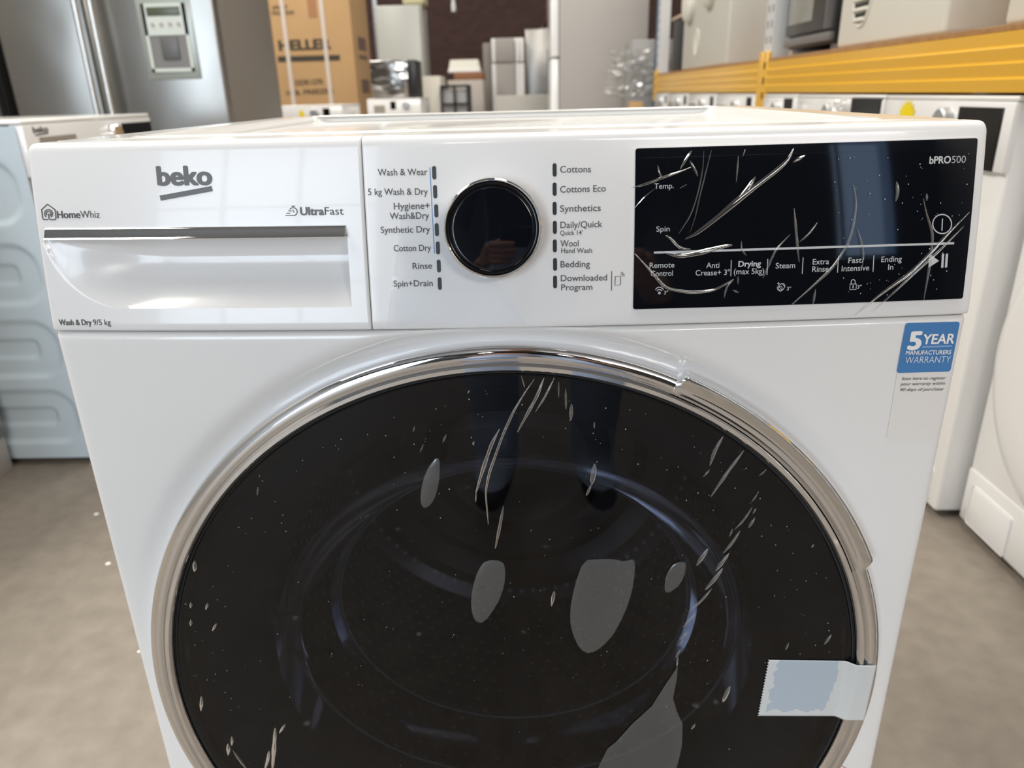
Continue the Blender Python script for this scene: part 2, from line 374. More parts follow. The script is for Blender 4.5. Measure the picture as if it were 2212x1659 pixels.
for s, L, R, c in (('Wash & Wear', (816.4, 379), (923.5, 378), 14), ('5 kg Wash & Dry', (795.3, 421.3), (924.4, 420.4), 14), ('Hygiene+', (851, 452.2), (928.7, 450.8), 14),
                   ('Wash&Dry', (842.5, 473.4), (927.2, 472), 14), ('Synthetic Dry', (822.8, 503.2), (929.3, 501.7), 13.7), ('Cotton Dry', (851, 542.8), (931.3, 541.6), 13.5),
                   ('Rinse', (891.7, 581.3), (933.6, 580.1), 13.3), ('Spin+Drain', (851, 618.9), (935, 617.7), 13),
                   ('Cottons', (1210, 372.7), (1276.5, 371.8), 14), ('Cottons Eco', (1210, 416), (1308.3, 413.4), 14), ('Synthetics', (1210, 457.4), (1297.6, 455.4), 14),
                   ('Daily/Quick', (1210.5, 492.7), (1301, 490.3), 13.8), ("Quick 14'", (1210, 508), (1258.3, 507), 10), ('Wool', (1210.5, 532.7), (1250, 531.8), 13.5),
                   ('Hand Wash', (1212.3, 546.6), (1278.8, 545.7), 10.3), ('Bedding', (1210.8, 577.5), (1274.2, 576.5), 13.5),
                   ('Downloaded', (1211.4, 607.3), (1311.2, 605.3), 13), ('Program', (1212.3, 626.7), (1279.4, 625.6), 12.5)): print_on(s, L, R, c)
for s, L, R, c, b in (('Wash & Dry', (128.9, 702), (198.7, 702), 12, .018), ('9/5 kg', (202.4, 702), (240, 702), 12, .004)): print_on(s, L, R, c, INK, bold=b, parent=drw)
print_on('beko', (340.5, 399.6), (459.6, 398.1), 39.5, LOGO, bold=.042, parent=drw, name='logo')
print_on('Home', (124.5, 471), (174.5, 470.7), 15.5, INK, bold=.022, parent=drw); print_on('Whiz', (175, 470.7), (216.3, 470.4), 15.5, INK, bold=.0, parent=drw)
print_on('Ultra', (648.8, 464.2), (700.5, 463.8), 16.5, LOGO, bold=.04, parent=drw); print_on('Fast', (702, 463.8), (742.7, 463.4), 16.5, INK, bold=.0, parent=drw)
def stroke(name, pts, wpx, m, fn=pan, place=pl_pan, parent=WM, closed=False):
    """a printed line of constant width through photo points"""
    q = [Vector(fn(*p)) for p in pts]; w = wpx*(Vector(fn(pts[0][0]+1, pts[0][1]))-q[0]).length/2
    n = len(q); vs = []; fs = []
    for i in range(n):
        a = q[(i-1) % n] if (closed or i) else q[i]; b = q[(i+1) % n] if (closed or i < n-1) else q[i]
        d = (b-a).normalized(); nn = Vector((-d.y, d.x))
        vs += [place(*(q[i]+nn*w)), place(*(q[i]-nn*w))]
    for i in range(n if closed else n-1):
        j = (i+1) % n; fs.append((2*i, 2*i+1, 2*j+1, 2*j))
    return mk(name, vs, fs, m, parent)
def arcp(cx, cy, rx, ry, a0, a1, n=16): return [(cx+rx*math.cos(a0+(a1-a0)*i/n), cy-ry*math.sin(a0+(a1-a0)*i/n)) for i in range(n+1)]
def polymark(name, pts, m, fn=pan, place=pl_pan, parent=WM):
    return mk(name, [place(*fn(*p)) for p in pts], [tuple(range(len(pts)))], m, parent)
def merge(name, parts, parent):
    bm = bmesh.new()
    for o in parts: bm.from_mesh(o.data)
    o0 = parts[0]; me = bpy.data.meshes.new(name); bm.to_mesh(me); bm.free(); me.materials.append(o0.data.materials[0])
    for o in parts: bpy.data.objects.remove(o)
    return link(bpy.data.objects.new(name, me), parent)
stroke('logo_bar', [(346.4, 427.8), (458.3, 407.2)], 10.2, LOGO, parent=drw)
merge('house_icon', [stroke('i', [(108, 474), (113.5, 474.3), (119.5, 474), (121.3, 471), (119.3, 453), (103, 441), (90.5, 452.5), (92.3, 470), (94.5, 474), (104, 474)], 2.4, INK),
                     stroke('i', arcp(105.2, 461.5, 8.5, 9, -.9, PI+.9), 2.2, INK), stroke('i', arcp(105.4, 461.5, 5, 5.4, -.9, PI+.7), 2.0, INK), stroke('i', [(105.6, 461), (106.4, 474)], 2.4, INK)], drw)
merge('stopwatch_icon', [stroke('i', arcp(633.5, 457, 8.6, 8.6, -2.0, 2.6, 22), 1.8, INK), stroke('i', [(630, 445.5), (637, 445.3)], 2.2, INK), stroke('i', [(632.5, 453), (635.5, 459)], 1.5, INK),
                         stroke('i', [(623, 455.5), (630, 455.3)], 1.6, INK), stroke('i', [(618.5, 460.5), (627.5, 460.2)], 1.6, INK), stroke('i', [(616.5, 465.4), (629.5, 465.0)], 1.6, INK)], drw)
stroke('blue_line', [(928.7, 361.4), (938.6, 547)], 1.7, BLUEINK)
merge('phone_icon', [stroke('i', [(1321.3, 585.3), (1320.8, 627.3)], 1.6, INK), stroke('i', [(1329, 597), (1340.5, 596.5), (1339.8, 615.3), (1328.3, 615.8)], 1.6, INK, closed=True),
                     stroke('i', arcp(1340, 597.5, 5, 6, .1, 1.5, 8), 1.4, INK), stroke('i', arcp(1340, 597.5, 8.5, 10, .1, 1.5, 8), 1.4, INK)], WM)
# --- display window
def sheet(name, q, m, fn, yfn, off, thick, parent, r=.0014, nx=40, nz=34, smooth=30):
    """thin plate with rounded corners lying on the machine's front; q = four photo corners TL, TR, BR, BL"""
    a, b, c, d = [Vector(fn(*p)) for p in q]; vs = []; fs = []; w = (b-a).length; h = (d-a).length
    ns = 12; out = []
    V = [0]+[r*t/h for t in (.03, .1, .2, .35, .55, .8)]; V = V+lin(r/h, 1-r/h, nz-13)[0:]+[1-t for t in V[::-1]]; nz = len(V)-1
    for j in range(nz+1):
        v = V[j]; dy = min(v, 1-v)*h; ins = roll(dy, r)/w
        for i in range(nx+1):
            u = ins+(1-2*ins)*i/nx; p = (a*(1-u)+b*u)*(1-v)+(d*(1-u)+c*u)*v; vs.append((p.x, yfn(p.x, p.y)-off, p.y))
    k = nx+1; fs = [(j*k+i, (j+1)*k+i, (j+1)*k+i+1, j*k+i+1) for j in range(nz) for i in range(nx)]
    ring = list(range(k))+[j*k+nx for j in range(1, nz+1)]+[nz*k+i for i in range(nx-1, -1, -1)]+[j*k for j in range(nz-1, 0, -1)]
    b0 = len(vs); n = len(ring)
    for t in ring: vs.append((vs[t][0], vs[t][1]+thick, vs[t][2]))
    fs += [(ring[i], ring[(i+1) % n], b0+(i+1) % n, b0+i) for i in range(n)]
    return mk(name, vs, fs, m, parent, smooth)
DQ = ((1372.5, 320.5), (2110, 298), (2077.5, 644), (1367, 667))
brd = sheet('display_frame', ((1370, 318), (2112.5, 295.5), (2080, 646.5), (1364.5, 669.5)), PLASTIC, pan, y_panel, .0006, .002, WM)
dsp = sheet('display_window', DQ, BLACKGLASS, pan, y_panel, .0012, .0012, WM); dsp['label'] = 'black glass display window'
for s, L, R, c, b in (('Temp.', (1412.3, 407.2), (1454.2, 406), 11.5, .004), ('Spin', (1416.7, 499.5), (1445.6, 498.6), 11.1, .004), ('Remote', (1402.3, 577.7), (1455.7, 576.4), 11.5, .004),
                      ('Control', (1404.9, 595.5), (1452.3, 594.4), 11.5, .004), ('Anti', (1524.2, 577.7), (1552.4, 577), 11.5, .004), ('Crease+ 3"', (1501.3, 594), (1574.7, 592.5), 11.5, .004),
                      ('Drying', (1593.2, 575), (1642.1, 573.6), 11.8, .03), ('(max 5kg)', (1583.6, 591.4), (1648.8, 590), 11.8, .004), ('Steam', (1673.6, 578.8), (1715.5, 577.5), 11.8, .004),
                      ('Extra', (1753.3, 570.3), (1788.5, 569.2), 11.8, .004), ('Rinse', (1752.2, 586.2), (1787.4, 585.1), 11.8, .004), ('Fast/', (1830, 567.3), (1863.8, 566.2), 11.8, .004),
                      ('Intensive', (1815.6, 584.7), (1874.9, 582.7), 11.8, .004), ('Ending', (1900.9, 565), (1945, 563.6), 11.8, .004), ('In', (1915.7, 581.4), (1926.8, 581), 11.8, .004),
                      ('bPRO', (2004.3, 353), (2050.5, 351.8), 15, .032), ('500', (2052.5, 351.8), (2082.5, 351), 15, -.008),
                      ('3"', (1433, 634.5), (1442, 634.2), 7.5, .01), ('3"', (1697.5, 626), (1706.5, 625.7), 7.5, .01), ('3"', (1849, 622), (1858.5, 621.7), 7.5, .01)):
    print_on(s, L, R, c, DISP, pl_disp, dsp, b)
sp = []
for x0, y0, x1, y1 in ((1578.4, 560.6, 1577.2, 595), (1656.9, 558, 1655, 592.5), (1733, 555, 1731, 590.3), (1809, 553.2, 1807, 587.7), (1885.3, 550.6, 1883.4, 585.8)):
    stroke('divider', [(x0, y0), (x1, y1)], 1.7, DISP, pan, pl_disp, dsp)
stroke('divider_bar', [(1411.5+(2058-1411.5)*i/24, 544.6+(524.4-544.6)*i/24) for i in range(25)], 4.6, DISP, pan, pl_disp, dsp)
merge('power_icon', [stroke('i', arcp(2032.3, 483, 20.2, 20.6, 0, 2*PI, 40)[:-1], 2.3, DISP, pan, pl_disp, closed=True), stroke('i', [(2033, 471.5), (2031.8, 497.5)], 2.3, DISP, pan, pl_disp)], dsp)
merge('play_icon', [polymark('i', [(2004.5, 547), (2025.6, 562.3), (2003, 577.3)], DISP, pan, pl_disp), stroke('i', [(2034.3, 547.5), (2032.5, 577)], 5, DISP, pan, pl_disp), stroke('i', [(2042.7, 547), (2040.6, 576.5)], 5, DISP, pan, pl_disp)], dsp)
merge('wifi_icon', [stroke('i', arcp(1423.5, 632, 10.5, 13, .6, 2.54, 10), 1.7, DISP, pan, pl_disp), stroke('i', arcp(1423.5, 632, 6.6, 8, .6, 2.54, 8), 1.7, DISP, pan, pl_disp), stroke('i', arcp(1423.5, 631.5, 2, 2, 0, 6.28, 8), 2.2, DISP, pan, pl_disp)], dsp)
merge('steam_icon', [stroke('i', [(1678+dx, 621+dy) for dx, dy in ((0, 3), (-1, -1), (3, -6), (9, -10), (14, -9), (16, -4), (12, 3), (6, 7))], 1.3, DISP, pan, pl_disp, closed=True),
                     stroke('i', arcp(1684, 621.5, 4.2, 4.6, 0, 6.28, 12), 1.1, DISP, pan, pl_disp), stroke('i', [(1677, 611), (1683, 611)], 1.2, DISP, pan, pl_disp), stroke('i', [(1680, 608), (1680, 614)], 1.2, DISP, pan, pl_disp),
                     stroke('i', [(1681, 618), (1687, 625)], 1.1, DISP, pan, pl_disp), stroke('i', [(1688, 612), (1693, 617)], 1.1, DISP, pan, pl_disp)], dsp)
merge('lock_icon', [stroke('i', [(1834, 612.5), (1847.5, 612), (1847, 623.8), (1833.6, 624.2)], 1.6, DISP, pan, pl_disp, closed=True), stroke('i', [(1836.5, 612)]+arcp(1840.8, 608, 4.4, 5.5, PI, 0, 8)+[(1845.2, 612)], 1.6, DISP, pan, pl_disp), stroke('i', [(1840.6, 615), (1840.4, 621)], 2.2, DISP, pan, pl_disp)], dsp)
# --- door
DOOR = lathe('door', [(.2826, .004), (.2826, -.0045), (.2818, -.0085), (.2800, -.0104), (.2768, -.0115), (.2738, -.0118), (.2724, -.0112), (.2717, -.0098), (.2709, -.0108), (.2690, -.0124), (.2664, -.0124), (.2646, -.0107), (.2639, -.0080), (.2637, .003)],
             CHROME, WM, (DX, 0, DZ), 220); DOOR['label'] = 'chrome door ring'
lathe('door_gasket', [(.2637, -.0062), (.2622, -.0060), (.2618, .004)], GAP, DOOR, (DX, 0, DZ), 160)
GY = lambda r: -.0080-.0012*(1-(r/.262)**2)
gl = lathe('door_glass', [(.2620, .0006)]+[(.2620, -.0072), (.2612, -.0080)]+[(.262*t, GY(.262*t)) for t in (.97, .8, .6, .4, .2, 0)]+[(.262*t, GY(.262*t)+.005) for t in (0, .2, .5, .8, .97)]+[(.2620, .0006)], DOORGLASS, DOOR, (DX, 0, DZ), 160); gl['label'] = 'dark smoked glass'
gl.data.materials.append(GLASSBACK)
for p in gl.data.polygons:
    if p.center.y > -.0058 and math.hypot(p.center.x-DX, p.center.z-DZ) < .2615: p.material_index = 1
def handle():
    a0, a1 = math.radians(66.0), math.radians(22.6); n = 110; vs = []
    base = [(.2830, .003), (.2828, -.0040), (.2820, -.0085), (.2800, -.0106), (.2785, -.0110), (.2770, -.0117), (.2755, -.0119), (.2742, -.0121), (.2726, -.0120)]
    tgt = [(.2862, .003), (.2872, -.0030), (.2871, -.0095), (.2858, -.0130), (.2838, -.0142), (.2815, -.0128), (.2785, -.0112), (.2752, -.0112), (.2726, -.0122)]
    for i in range(n+1):
        t = i/n; s = sstep(0, .022, t)*(1-sstep(.965, 1.0, t)); s2 = s*math.sin(PI*min(1, max(0, t)))**.35 if 0 < t < 1 else 0
        a = a0+(a1-a0)*t
        for k, ((r0, h0), (r1, h1)) in enumerate(zip(base, tgt)):
            w = s if k < 5 else s2; r = r0+(r1-r0)*w; h = h0+(h1-h0)*w
            vs.append((DX+r*math.cos(a), h, DZ+r*math.sin(a)))
    p = len(base); fs = [(i*p+q, i*p+q+1, (i+1)*p+q+1, (i+1)*p+q) for i in range(n) for q in range(p-1)]
    fs += [tuple(range(p))[::-1], tuple(range(n*p, n*p+p))]
    return mk('door_handle', vs, fs, CHROME, DOOR, 45)
handle()
BOWL = clear_mat('bowl_glass', (.93, .93, .93), 0.0, 0.10, 1.35)
bw = lathe('glass_bowl', [(.215, .012), (.190, .020), (.180, .045), (.172, .060), (.152, .072), (.146, .086), (.120, .090), (.06, .092), (0, .092)], BOWL, DOOR, (0, 0, 0), 120)
RIMM = mat('bowl_edge', (.34, .33, .31), .25)
for r_, y_, w_ in ((.179, .046, .0012), (.146, .083, .0011)):
    e_ = lathe('bowl_edge', [(r_+w_*math.cos(t), y_+w_*math.sin(t)) for t in [2*PI*k/8 for k in range(9)]], RIMM, DOOR, (0, 0, 0), 120)
    for v in e_.data.vertices: v.co.x = DX+v.co.x*1.06; v.co.z = DZ+.010+v.co.z*.93
for v in bw.data.vertices:
    k_ = sstep(.0, .05, v.co.y); v.co.x = DX+v.co.x*(1+.06*k_); v.co.z = DZ+.010*k_+v.co.z*(1-.07*k_)
# inside: bellows, tub front, drum with holes and lifters
lathe('rubber_bellows', [(.262, .012), (.245, .020), (.222, .034), (.208, .056), (.203, .080), (.206, .086), (.212, .088)], RUBBER, WM, (DX, 0, DZ), 96)
DRUM = bpy.data.materials.new('perforated_drum'); DRUM.use_nodes = True
def drum_nodes():
    nt = DRUM.node_tree; b = nt.nodes['Principled BSDF']; b.inputs['Metallic'].default_value = 1; b.inputs['Roughness'].default_value = .3
    tc = nt.nodes.new('ShaderNodeTexCoord'); sp_ = nt.nodes.new('ShaderNodeSeparateXYZ'); nt.links.new(tc.outputs['Object'], sp_.inputs[0])
    def M(op, a, b_=None):
        n = nt.nodes.new('ShaderNodeMath'); n.operation = op
        for i, v in enumerate((a, b_)):
            if v is None: continue
            if isinstance(v, (int, float)): n.inputs[i].default_value = v
            else: nt.links.new(v, n.inputs[i])
        return n.outputs[0]
    zz = M('SUBTRACT', sp_.outputs[2], DZ); ang = M('ARCTAN2', zz, sp_.outputs[0]); row = M('MULTIPLY', sp_.outputs[1], 62.0)
    half = M('MULTIPLY', M('MODULO', M('FLOOR', row), 2.0), 0.5)
    u = M('SUBTRACT', M('FRACT', M('ADD', M('MULTIPLY', ang, 14.0), M('ADD', half, 100.0))), .5); v = M('SUBTRACT', M('FRACT', row), .5)
    d = M('SQRT', M('ADD', M('MULTIPLY', u, u), M('MULTIPLY', v, v)))
    hole_glint = M('LESS_THAN', d, .17)
    mx = nt.nodes.new('ShaderNodeMix'); mx.data_type = 'RGBA'; nt.links.new(hole_glint, mx.inputs[0]); mx.inputs[6].default_value = (.26, .25, .24, 1); mx.inputs[7].default_value = (.95, .95, .95, 1)  # glints on the drum holes are painted in as bright colour
    nt.links.new(mx.outputs[2], b.inputs['Base Color'])
    nt.links.new(M('ADD', M('MULTIPLY', hole_glint, .3), .3), b.inputs['Roughness'])
drum_nodes()
dr = lathe('drum', [(.212, .090), (.232, .092), (.240, .102), (.240, .400), (.225, .412)], DRUM, WM, (DX, 0, DZ), 96)
lathe('drum_back', [(.225, .412), (.20, .398), (.17, .402), (.15, .388), (.12, .392), (.09, .374), (.06, .378), (.035, .366), (0, .366)], STEELDARK, dr, (DX, 0, DZ), 96)
for k in range(3):
    a = math.radians(-90+120*k); vs = []; c, s = math.cos(a), math.sin(a)
    for y, w, h in ((.12, .012, .010), (.16, .022, .045), (.34, .026, .055), (.39, .014, .012)):
        for du, dv in ((-w, 0), (-w*.5, h), (w*.5, h), (w, 0)):
            r = .239-dv; vs.append((DX+r*c-du*s, y, DZ+r*s+du*c))
    fs = [(i*4+q, i*4+q+1, i*4+q+5, i*4+q+4) for i in range(3) for q in range(3)]+[(0, 1, 2, 3), (15, 14, 13, 12)]
    mk('drum_lifter', vs, fs, RUBBER, dr, 50)
# --- protective films with trapped bubbles and creases
y_gl = lambda x, z: GY(min(.262, math.hypot(x-DX, z-DZ)))
gls = lambda px, py: on(y_gl, px, py)
def film_disc():
    return lathe('protective_film', [(.2540*t, GY(.254*t)-.0004) for t in (1, .8, .6, .4, .2, 0)], FILM, WM, (DX, 0, DZ), 96)
FD = film_disc(); FD['label'] = 'clear protective film with trapped air bubbles on the door glass'
def blister(name, pts, m, fn, yfn, parent, h=.0006, off=.0006):
    """a low closed bubble over the outline"""
    q = [Vector(fn(*p)) for p in pts]; n = len(q); c = sum(q, Vector((0, 0)))/n; vs = []
    for f, hh in ((1.0, 0), (.93, .6), (.75, 1.0)):
        for p in q: w = c+(p-c)*f; vs.append((w.x, yfn(w.x, w.y)-off-h*hh, w.y))
    fs = [(k*n+i, k*n+(i+1) % n, (k+1)*n+(i+1) % n, (k+1)*n+i) for k in range(2) for i in range(n)]+[tuple(range(2*n, 3*n))]
    o = mk(name, vs, fs, m, parent, 60)
    bm = bmesh.new(); bm.from_mesh(o.data); bmesh.ops.recalc_face_normals(bm, faces=bm.faces[:]); bmesh.ops.triangulate(bm, faces=[f for f in bm.faces if len(f.verts) > 4]); bm.to_mesh(o.data); bm.free()
    return o
def smooth_poly(pts, it=2):
    for _ in range(it):
        o = []
        for i in range(len(pts)):
            a, b = pts[i], pts[(i+1) % len(pts)]; o += [(a[0]*.75+b[0]*.25, a[1]*.75+b[1]*.25), (a[0]*.25+b[0]*.75, a[1]*.25+b[1]*.75)]
        pts = o
    return pts
def T(pts, ox, oy, s): return [(ox+x/s, oy+y/s) for x, y in pts]
for q in (T([(120, 140), (205, 145), (222, 190), (215, 280), (180, 370), (110, 470), (60, 460), (40, 380), (50, 280), (80, 190)], 1000, 1150, 2.404),
          T([(627, 142), (700, 137), (780, 135), (840, 150), (889, 131), (895, 200), (870, 340), (820, 460), (760, 560), (665, 632), (605, 605), (560, 500), (555, 400), (580, 270)], 1000, 1150, 2.404),
          T([(1100, 155), (1155, 147), (1158, 190), (1130, 270), (1060, 318), (1043, 290), (1055, 210)], 1000, 1150, 2.404),
          T([(1775, 752), (1790, 790), (1782, 930), (1745, 1035), (1700, 1072), (1672, 1050), (1668, 980), (1690, 880), (1720, 810)], 320, 720, 2.836)):
    blister('air_bubble', smooth_poly(q, 1), BUBBLE, gls, y_gl, FD)
def ribbon(name, pts, wpx, m, fn, yfn, parent, h=.0011, off=.0006, taper=True):
    """a raised crease or long bubble along photo points"""
    q = [Vector(fn(*p)) for p in pts]; n0 = len(q); L = []
    for i in range(n0-1):
        k = max(2, int((q[i+1]-q[i]).length/.003))
        for j in range(k): L.append(q[i].lerp(q[i+1], j/k))
    L.append(q[-1])
    for _ in range(2): L = [L[0]]+[(L[i-1]+2*L[i]+L[i+1])/4 for i in range(1, len(L)-1)]+[L[-1]]
    w = wpx*(Vector(fn(pts[0][0]+1, pts[0][1]))-q[0]).length/2; n = len(L); vs = []; fs = []
    prof = ((-1, 0), (-.6, .75), (0, 1), (.6, .75), (1, 0))
    for i in range(n):
        d = (L[min(i+1, n-1)]-L[max(i-1, 0)]).normalized(); nn = Vector((-d.y, d.x)); t = i/(n-1)
        s = (max(.06, math.sin(PI*t))**.5 if taper else 1.0)*(1+.12*math.sin(17*t+3*w*1e3))
        for a, b in prof: p = L[i]+nn*(a*w*s); vs.append((p.x, yfn(p.x, p.y)-off-h*b*s, p.y))
    for i in range(n-1):
        for k in range(4): fs.append((i*5+k, i*5+k+1, (i+1)*5+k+1, (i+1)*5+k))
    return mk(name, vs, fs, m, parent, 80)
# big loose fold at the lower right of the glass
blister('air_bubble', T([(1115, 690), (1110, 760), (1090, 860), (1112, 930), (1140, 990), (1137, 1100), (1120, 1180), (1095, 1260), (680, 1260), (720, 1180), (750, 1120), (800, 1080), (880, 990), (980, 900), (1050, 790)], 1000, 1150, 2.404), BUBBLE, gls, y_gl, FD)
def streaks(lst, ox, oy, s, m, fn, yfn, parent, name='air_bubble', **k):
    for it in lst:
        w = it[-1]; pts = T([(it[i], it[i+1]) for i in range(0, len(it)-1, 2)], ox, oy, s); ribbon(name, pts, w/s*(1.4 if fn is pan and m is CREASE else 1.0), m, fn, yfn, parent, **k)
streaks([(1380, 545, 1335, 620, 1310, 700, 22), (1310, 720, 1275, 760, 14), (1490, 620, 1400, 740, 1315, 865, 20), (1610, 720, 1570, 755, 10), (1565, 845, 1530, 895, 12), (1535, 920, 1490, 990, 1440, 1040, 12),
         (1555, 925, 1538, 955, 14), (1550, 975, 1515, 1030, 16), (1470, 1045, 1430, 1110, 1380, 1165, 18), (1430, 1035, 1415, 1075, 14), (1300, 1140, 1240, 1230, 26), (1412, 1165, 1340, 1260, 24),
         (1378, 1245, 1330, 1310, 1285, 1360, 24), (700, 690, 685, 800, 30), (682, 800, 655, 860, 16), (576, 372, 574, 458, 22), (545, 292, 547, 402, 14), (508, 255, 508, 340, 10), (697, 468, 697, 502, 14),
         (215, 915, 195, 1030, 172, 1140, 18), (62, 572, 50, 588, 14), (35, 300, 25, 315, 10)], 1000, 720, 2.458, BUBBLE, gls, y_gl, FD)
streaks([(485, 235, 440, 330, 385, 415, 14), (430, 235, 395, 330, 340, 430, 290, 522, 20), (380, 240, 330, 310, 270, 410, 215, 530, 175, 640, 140, 740, 120, 840, 135, 1012, 18),
         (195, 505, 150, 590, 100, 740, 68, 850, 22), (70, 848, 68, 892, 14), (310, 222, 330, 290, 10)], 1000, 720, 2.458, CREASE, gls, y_gl, FD, 'film_crease')
streaks([(1290, 290, 1240, 350, 1175, 405, 15), (1205, 420, 1140, 490, 14), (1165, 510, 1128, 555, 12), (1145, 550, 1120, 585, 14), (1130, 600, 1105, 645, 14), (1690, 570, 1675, 605, 14), (1912, 527, 1875, 578, 14),
         (1385, 795, 1350, 878, 26), (1205, 990, 1187, 1018, 16), (475, 302, 460, 380, 20), (1820, 60, 1808, 75, 14), (1115, 640, 1110, 695, 10)], 1000, 1150, 2.404, BUBBLE, gls, y_gl, FD)
streaks([(290, 30, 285, 95, 34), (265, 282, 262, 318, 20), (368, 287, 355, 328, 20), (265, 387, 262, 428, 20), (420, 412, 396, 458, 20), (330, 857, 325, 948, 22), (515, 1102, 515, 1160, 18), (492, 1147, 492, 1220, 25),
         (522, 1190, 560, 1245, 610, 1310, 16), (742, 1192, 735, 1250, 715, 1310, 22), (780, 1052, 772, 1180, 762, 1310, 27), (842, 1028, 805, 1085, 17), (225, 290, 240, 295, 10)], 320, 1200, 2.836, BUBBLE, gls, y_gl, FD)
streaks([(1632, 568, 1625, 602, 14), (1828, 617, 1806, 665, 17), (1688, 677, 1666, 728, 13), (1972, 342, 1958, 367, 12), (676, 936, 671, 988, 15), (1995, 660, 1995, 685, 14), (688, 862, 682, 880, 10)], 320, 720, 2.836, BUBBLE, gls, y_gl, FD)
def dust(name, n, pick, yfn, off, parent, rmin, rmax):
    vs = []; fs = []
    for _ in range(n):
        x, z = pick(); r = random.uniform(rmin, rmax); b = len(vs); y = yfn(x, z)-off
        for i in range(5): a = 2*PI*i/5; vs.append((x+r*math.cos(a), y, z+r*1.2*math.sin(a)))
        vs.append((x, y-r*.5, z)); fs += [(b+i, b+(i+1) % 5, b+5) for i in range(5)]
    o = mk(name, vs, fs, mat('dust', (.5, .5, .52), .7), parent); o['kind'] = 'stuff'; return o
def pick_door():
    while True:
        a = random.uniform(0, PI*1.05) if random.random() < .8 else random.uniform(0, 2*PI); r = .25*math.sqrt(random.random()) if random.random() < .6 else random.uniform(.22, .252)
        return DX+r*math.cos(a), DZ+r*math.sin(a)
dust('dust_specks', 230, pick_door, y_gl, .0005, FD, .00018, .00045)
FP = sheet('protective_film', ((1376, 341), (2098, 318), (2064, 655), (1362, 683)), FILM, pan, y_panel, .0019, .0002, WM, .001); FP['label'] = 'clear creased film over the display'
pf = lambda x, z: y_panel(x, z)-.0016
streaks([(60, 337, 160, 312, 250, 272, 330, 250, 405, 218, 13), (345, 228, 390, 150, 412, 122, 12), (400, 180, 425, 215, 447, 270, 12), (215, 205, 220, 250, 240, 275, 10), (1002, 108, 980, 170, 900, 240, 780, 330, 690, 400, 560, 510, 430, 610, 375, 632, 24),
         (1068, 150, 1000, 188, 16), (782, 272, 740, 340, 690, 390, 16), (200, 340, 130, 390, 82, 455, 7), (258, 612, 310, 640, 330, 690, 405, 692, 14), (245, 708, 340, 738, 460, 715, 560, 685, 645, 668, 20),
         (82, 718, 130, 770, 200, 850, 260, 920, 400, 945, 540, 935, 600, 900, 655, 868, 15), (2022, 478, 1900, 600, 1800, 712, 1680, 830, 1500, 960, 1355, 1078, 15), (1990, 560, 1850, 700, 1640, 890, 1450, 1065, 11)], 1340, 280, 2.6976, CREASE, pan, pf, FP, 'film_crease', taper=True)
streaks([(482, 120, 478, 220, 445, 380, 405, 500, 335, 605, 9), (525, 120, 500, 220, 455, 400, 430, 520, 400, 600, 9), (1005, 455, 1015, 560, 1025, 690, 1035, 768, 17), (1140, 538, 1100, 600, 1035, 652, 11), (982, 608, 900, 690, 825, 860, 13),
         (1350, 318, 1370, 420, 1350, 560, 1320, 660, 1230, 800, 1100, 920, 995, 1012, 17), (1372, 572, 1410, 700, 1402, 800, 12), (1755, 398, 1775, 500, 1812, 600, 1790, 800, 1758, 985, 16), (682, 150, 670, 305, 11), (722, 112, 708, 155, 10),
         (1600, 300, 1612, 360, 1595, 415, 22), (1775, 370, 1775, 412, 18), (700, 645, 695, 700, 730, 730, 12), (655, 868, 610, 905, 600, 975, 14), (680, 850, 680, 895, 14), (650, 930, 685, 945, 16), (380, 318, 345, 338, 8), (1130, 925, 1115, 1010, 14)], 1340, 280, 2.6976, BUBBLE, pan, pf, FP, 'air_bubble')
dust('dust_specks', 70, lambda: pan(random.uniform(1800, 2095), random.uniform(330, 640)), pf, .0005, FP, .00015, .0004)
# film offcut still stuck left of and below the dial
def flap():
    o = sheet('protective_film', ((872, 440), (958, 436), (1140, 702), (835, 704)), FLAP, pan, y_panel, .0006, .0002, WM, .001, 30, 38); o['label'] = 'clear film strip left of the dial'
    for v in o.data.vertices:
        x, z = v.co.x, v.co.z; v.co.y -= .0006*math.sin(z*150+x*35+.9)+.0010
flap()
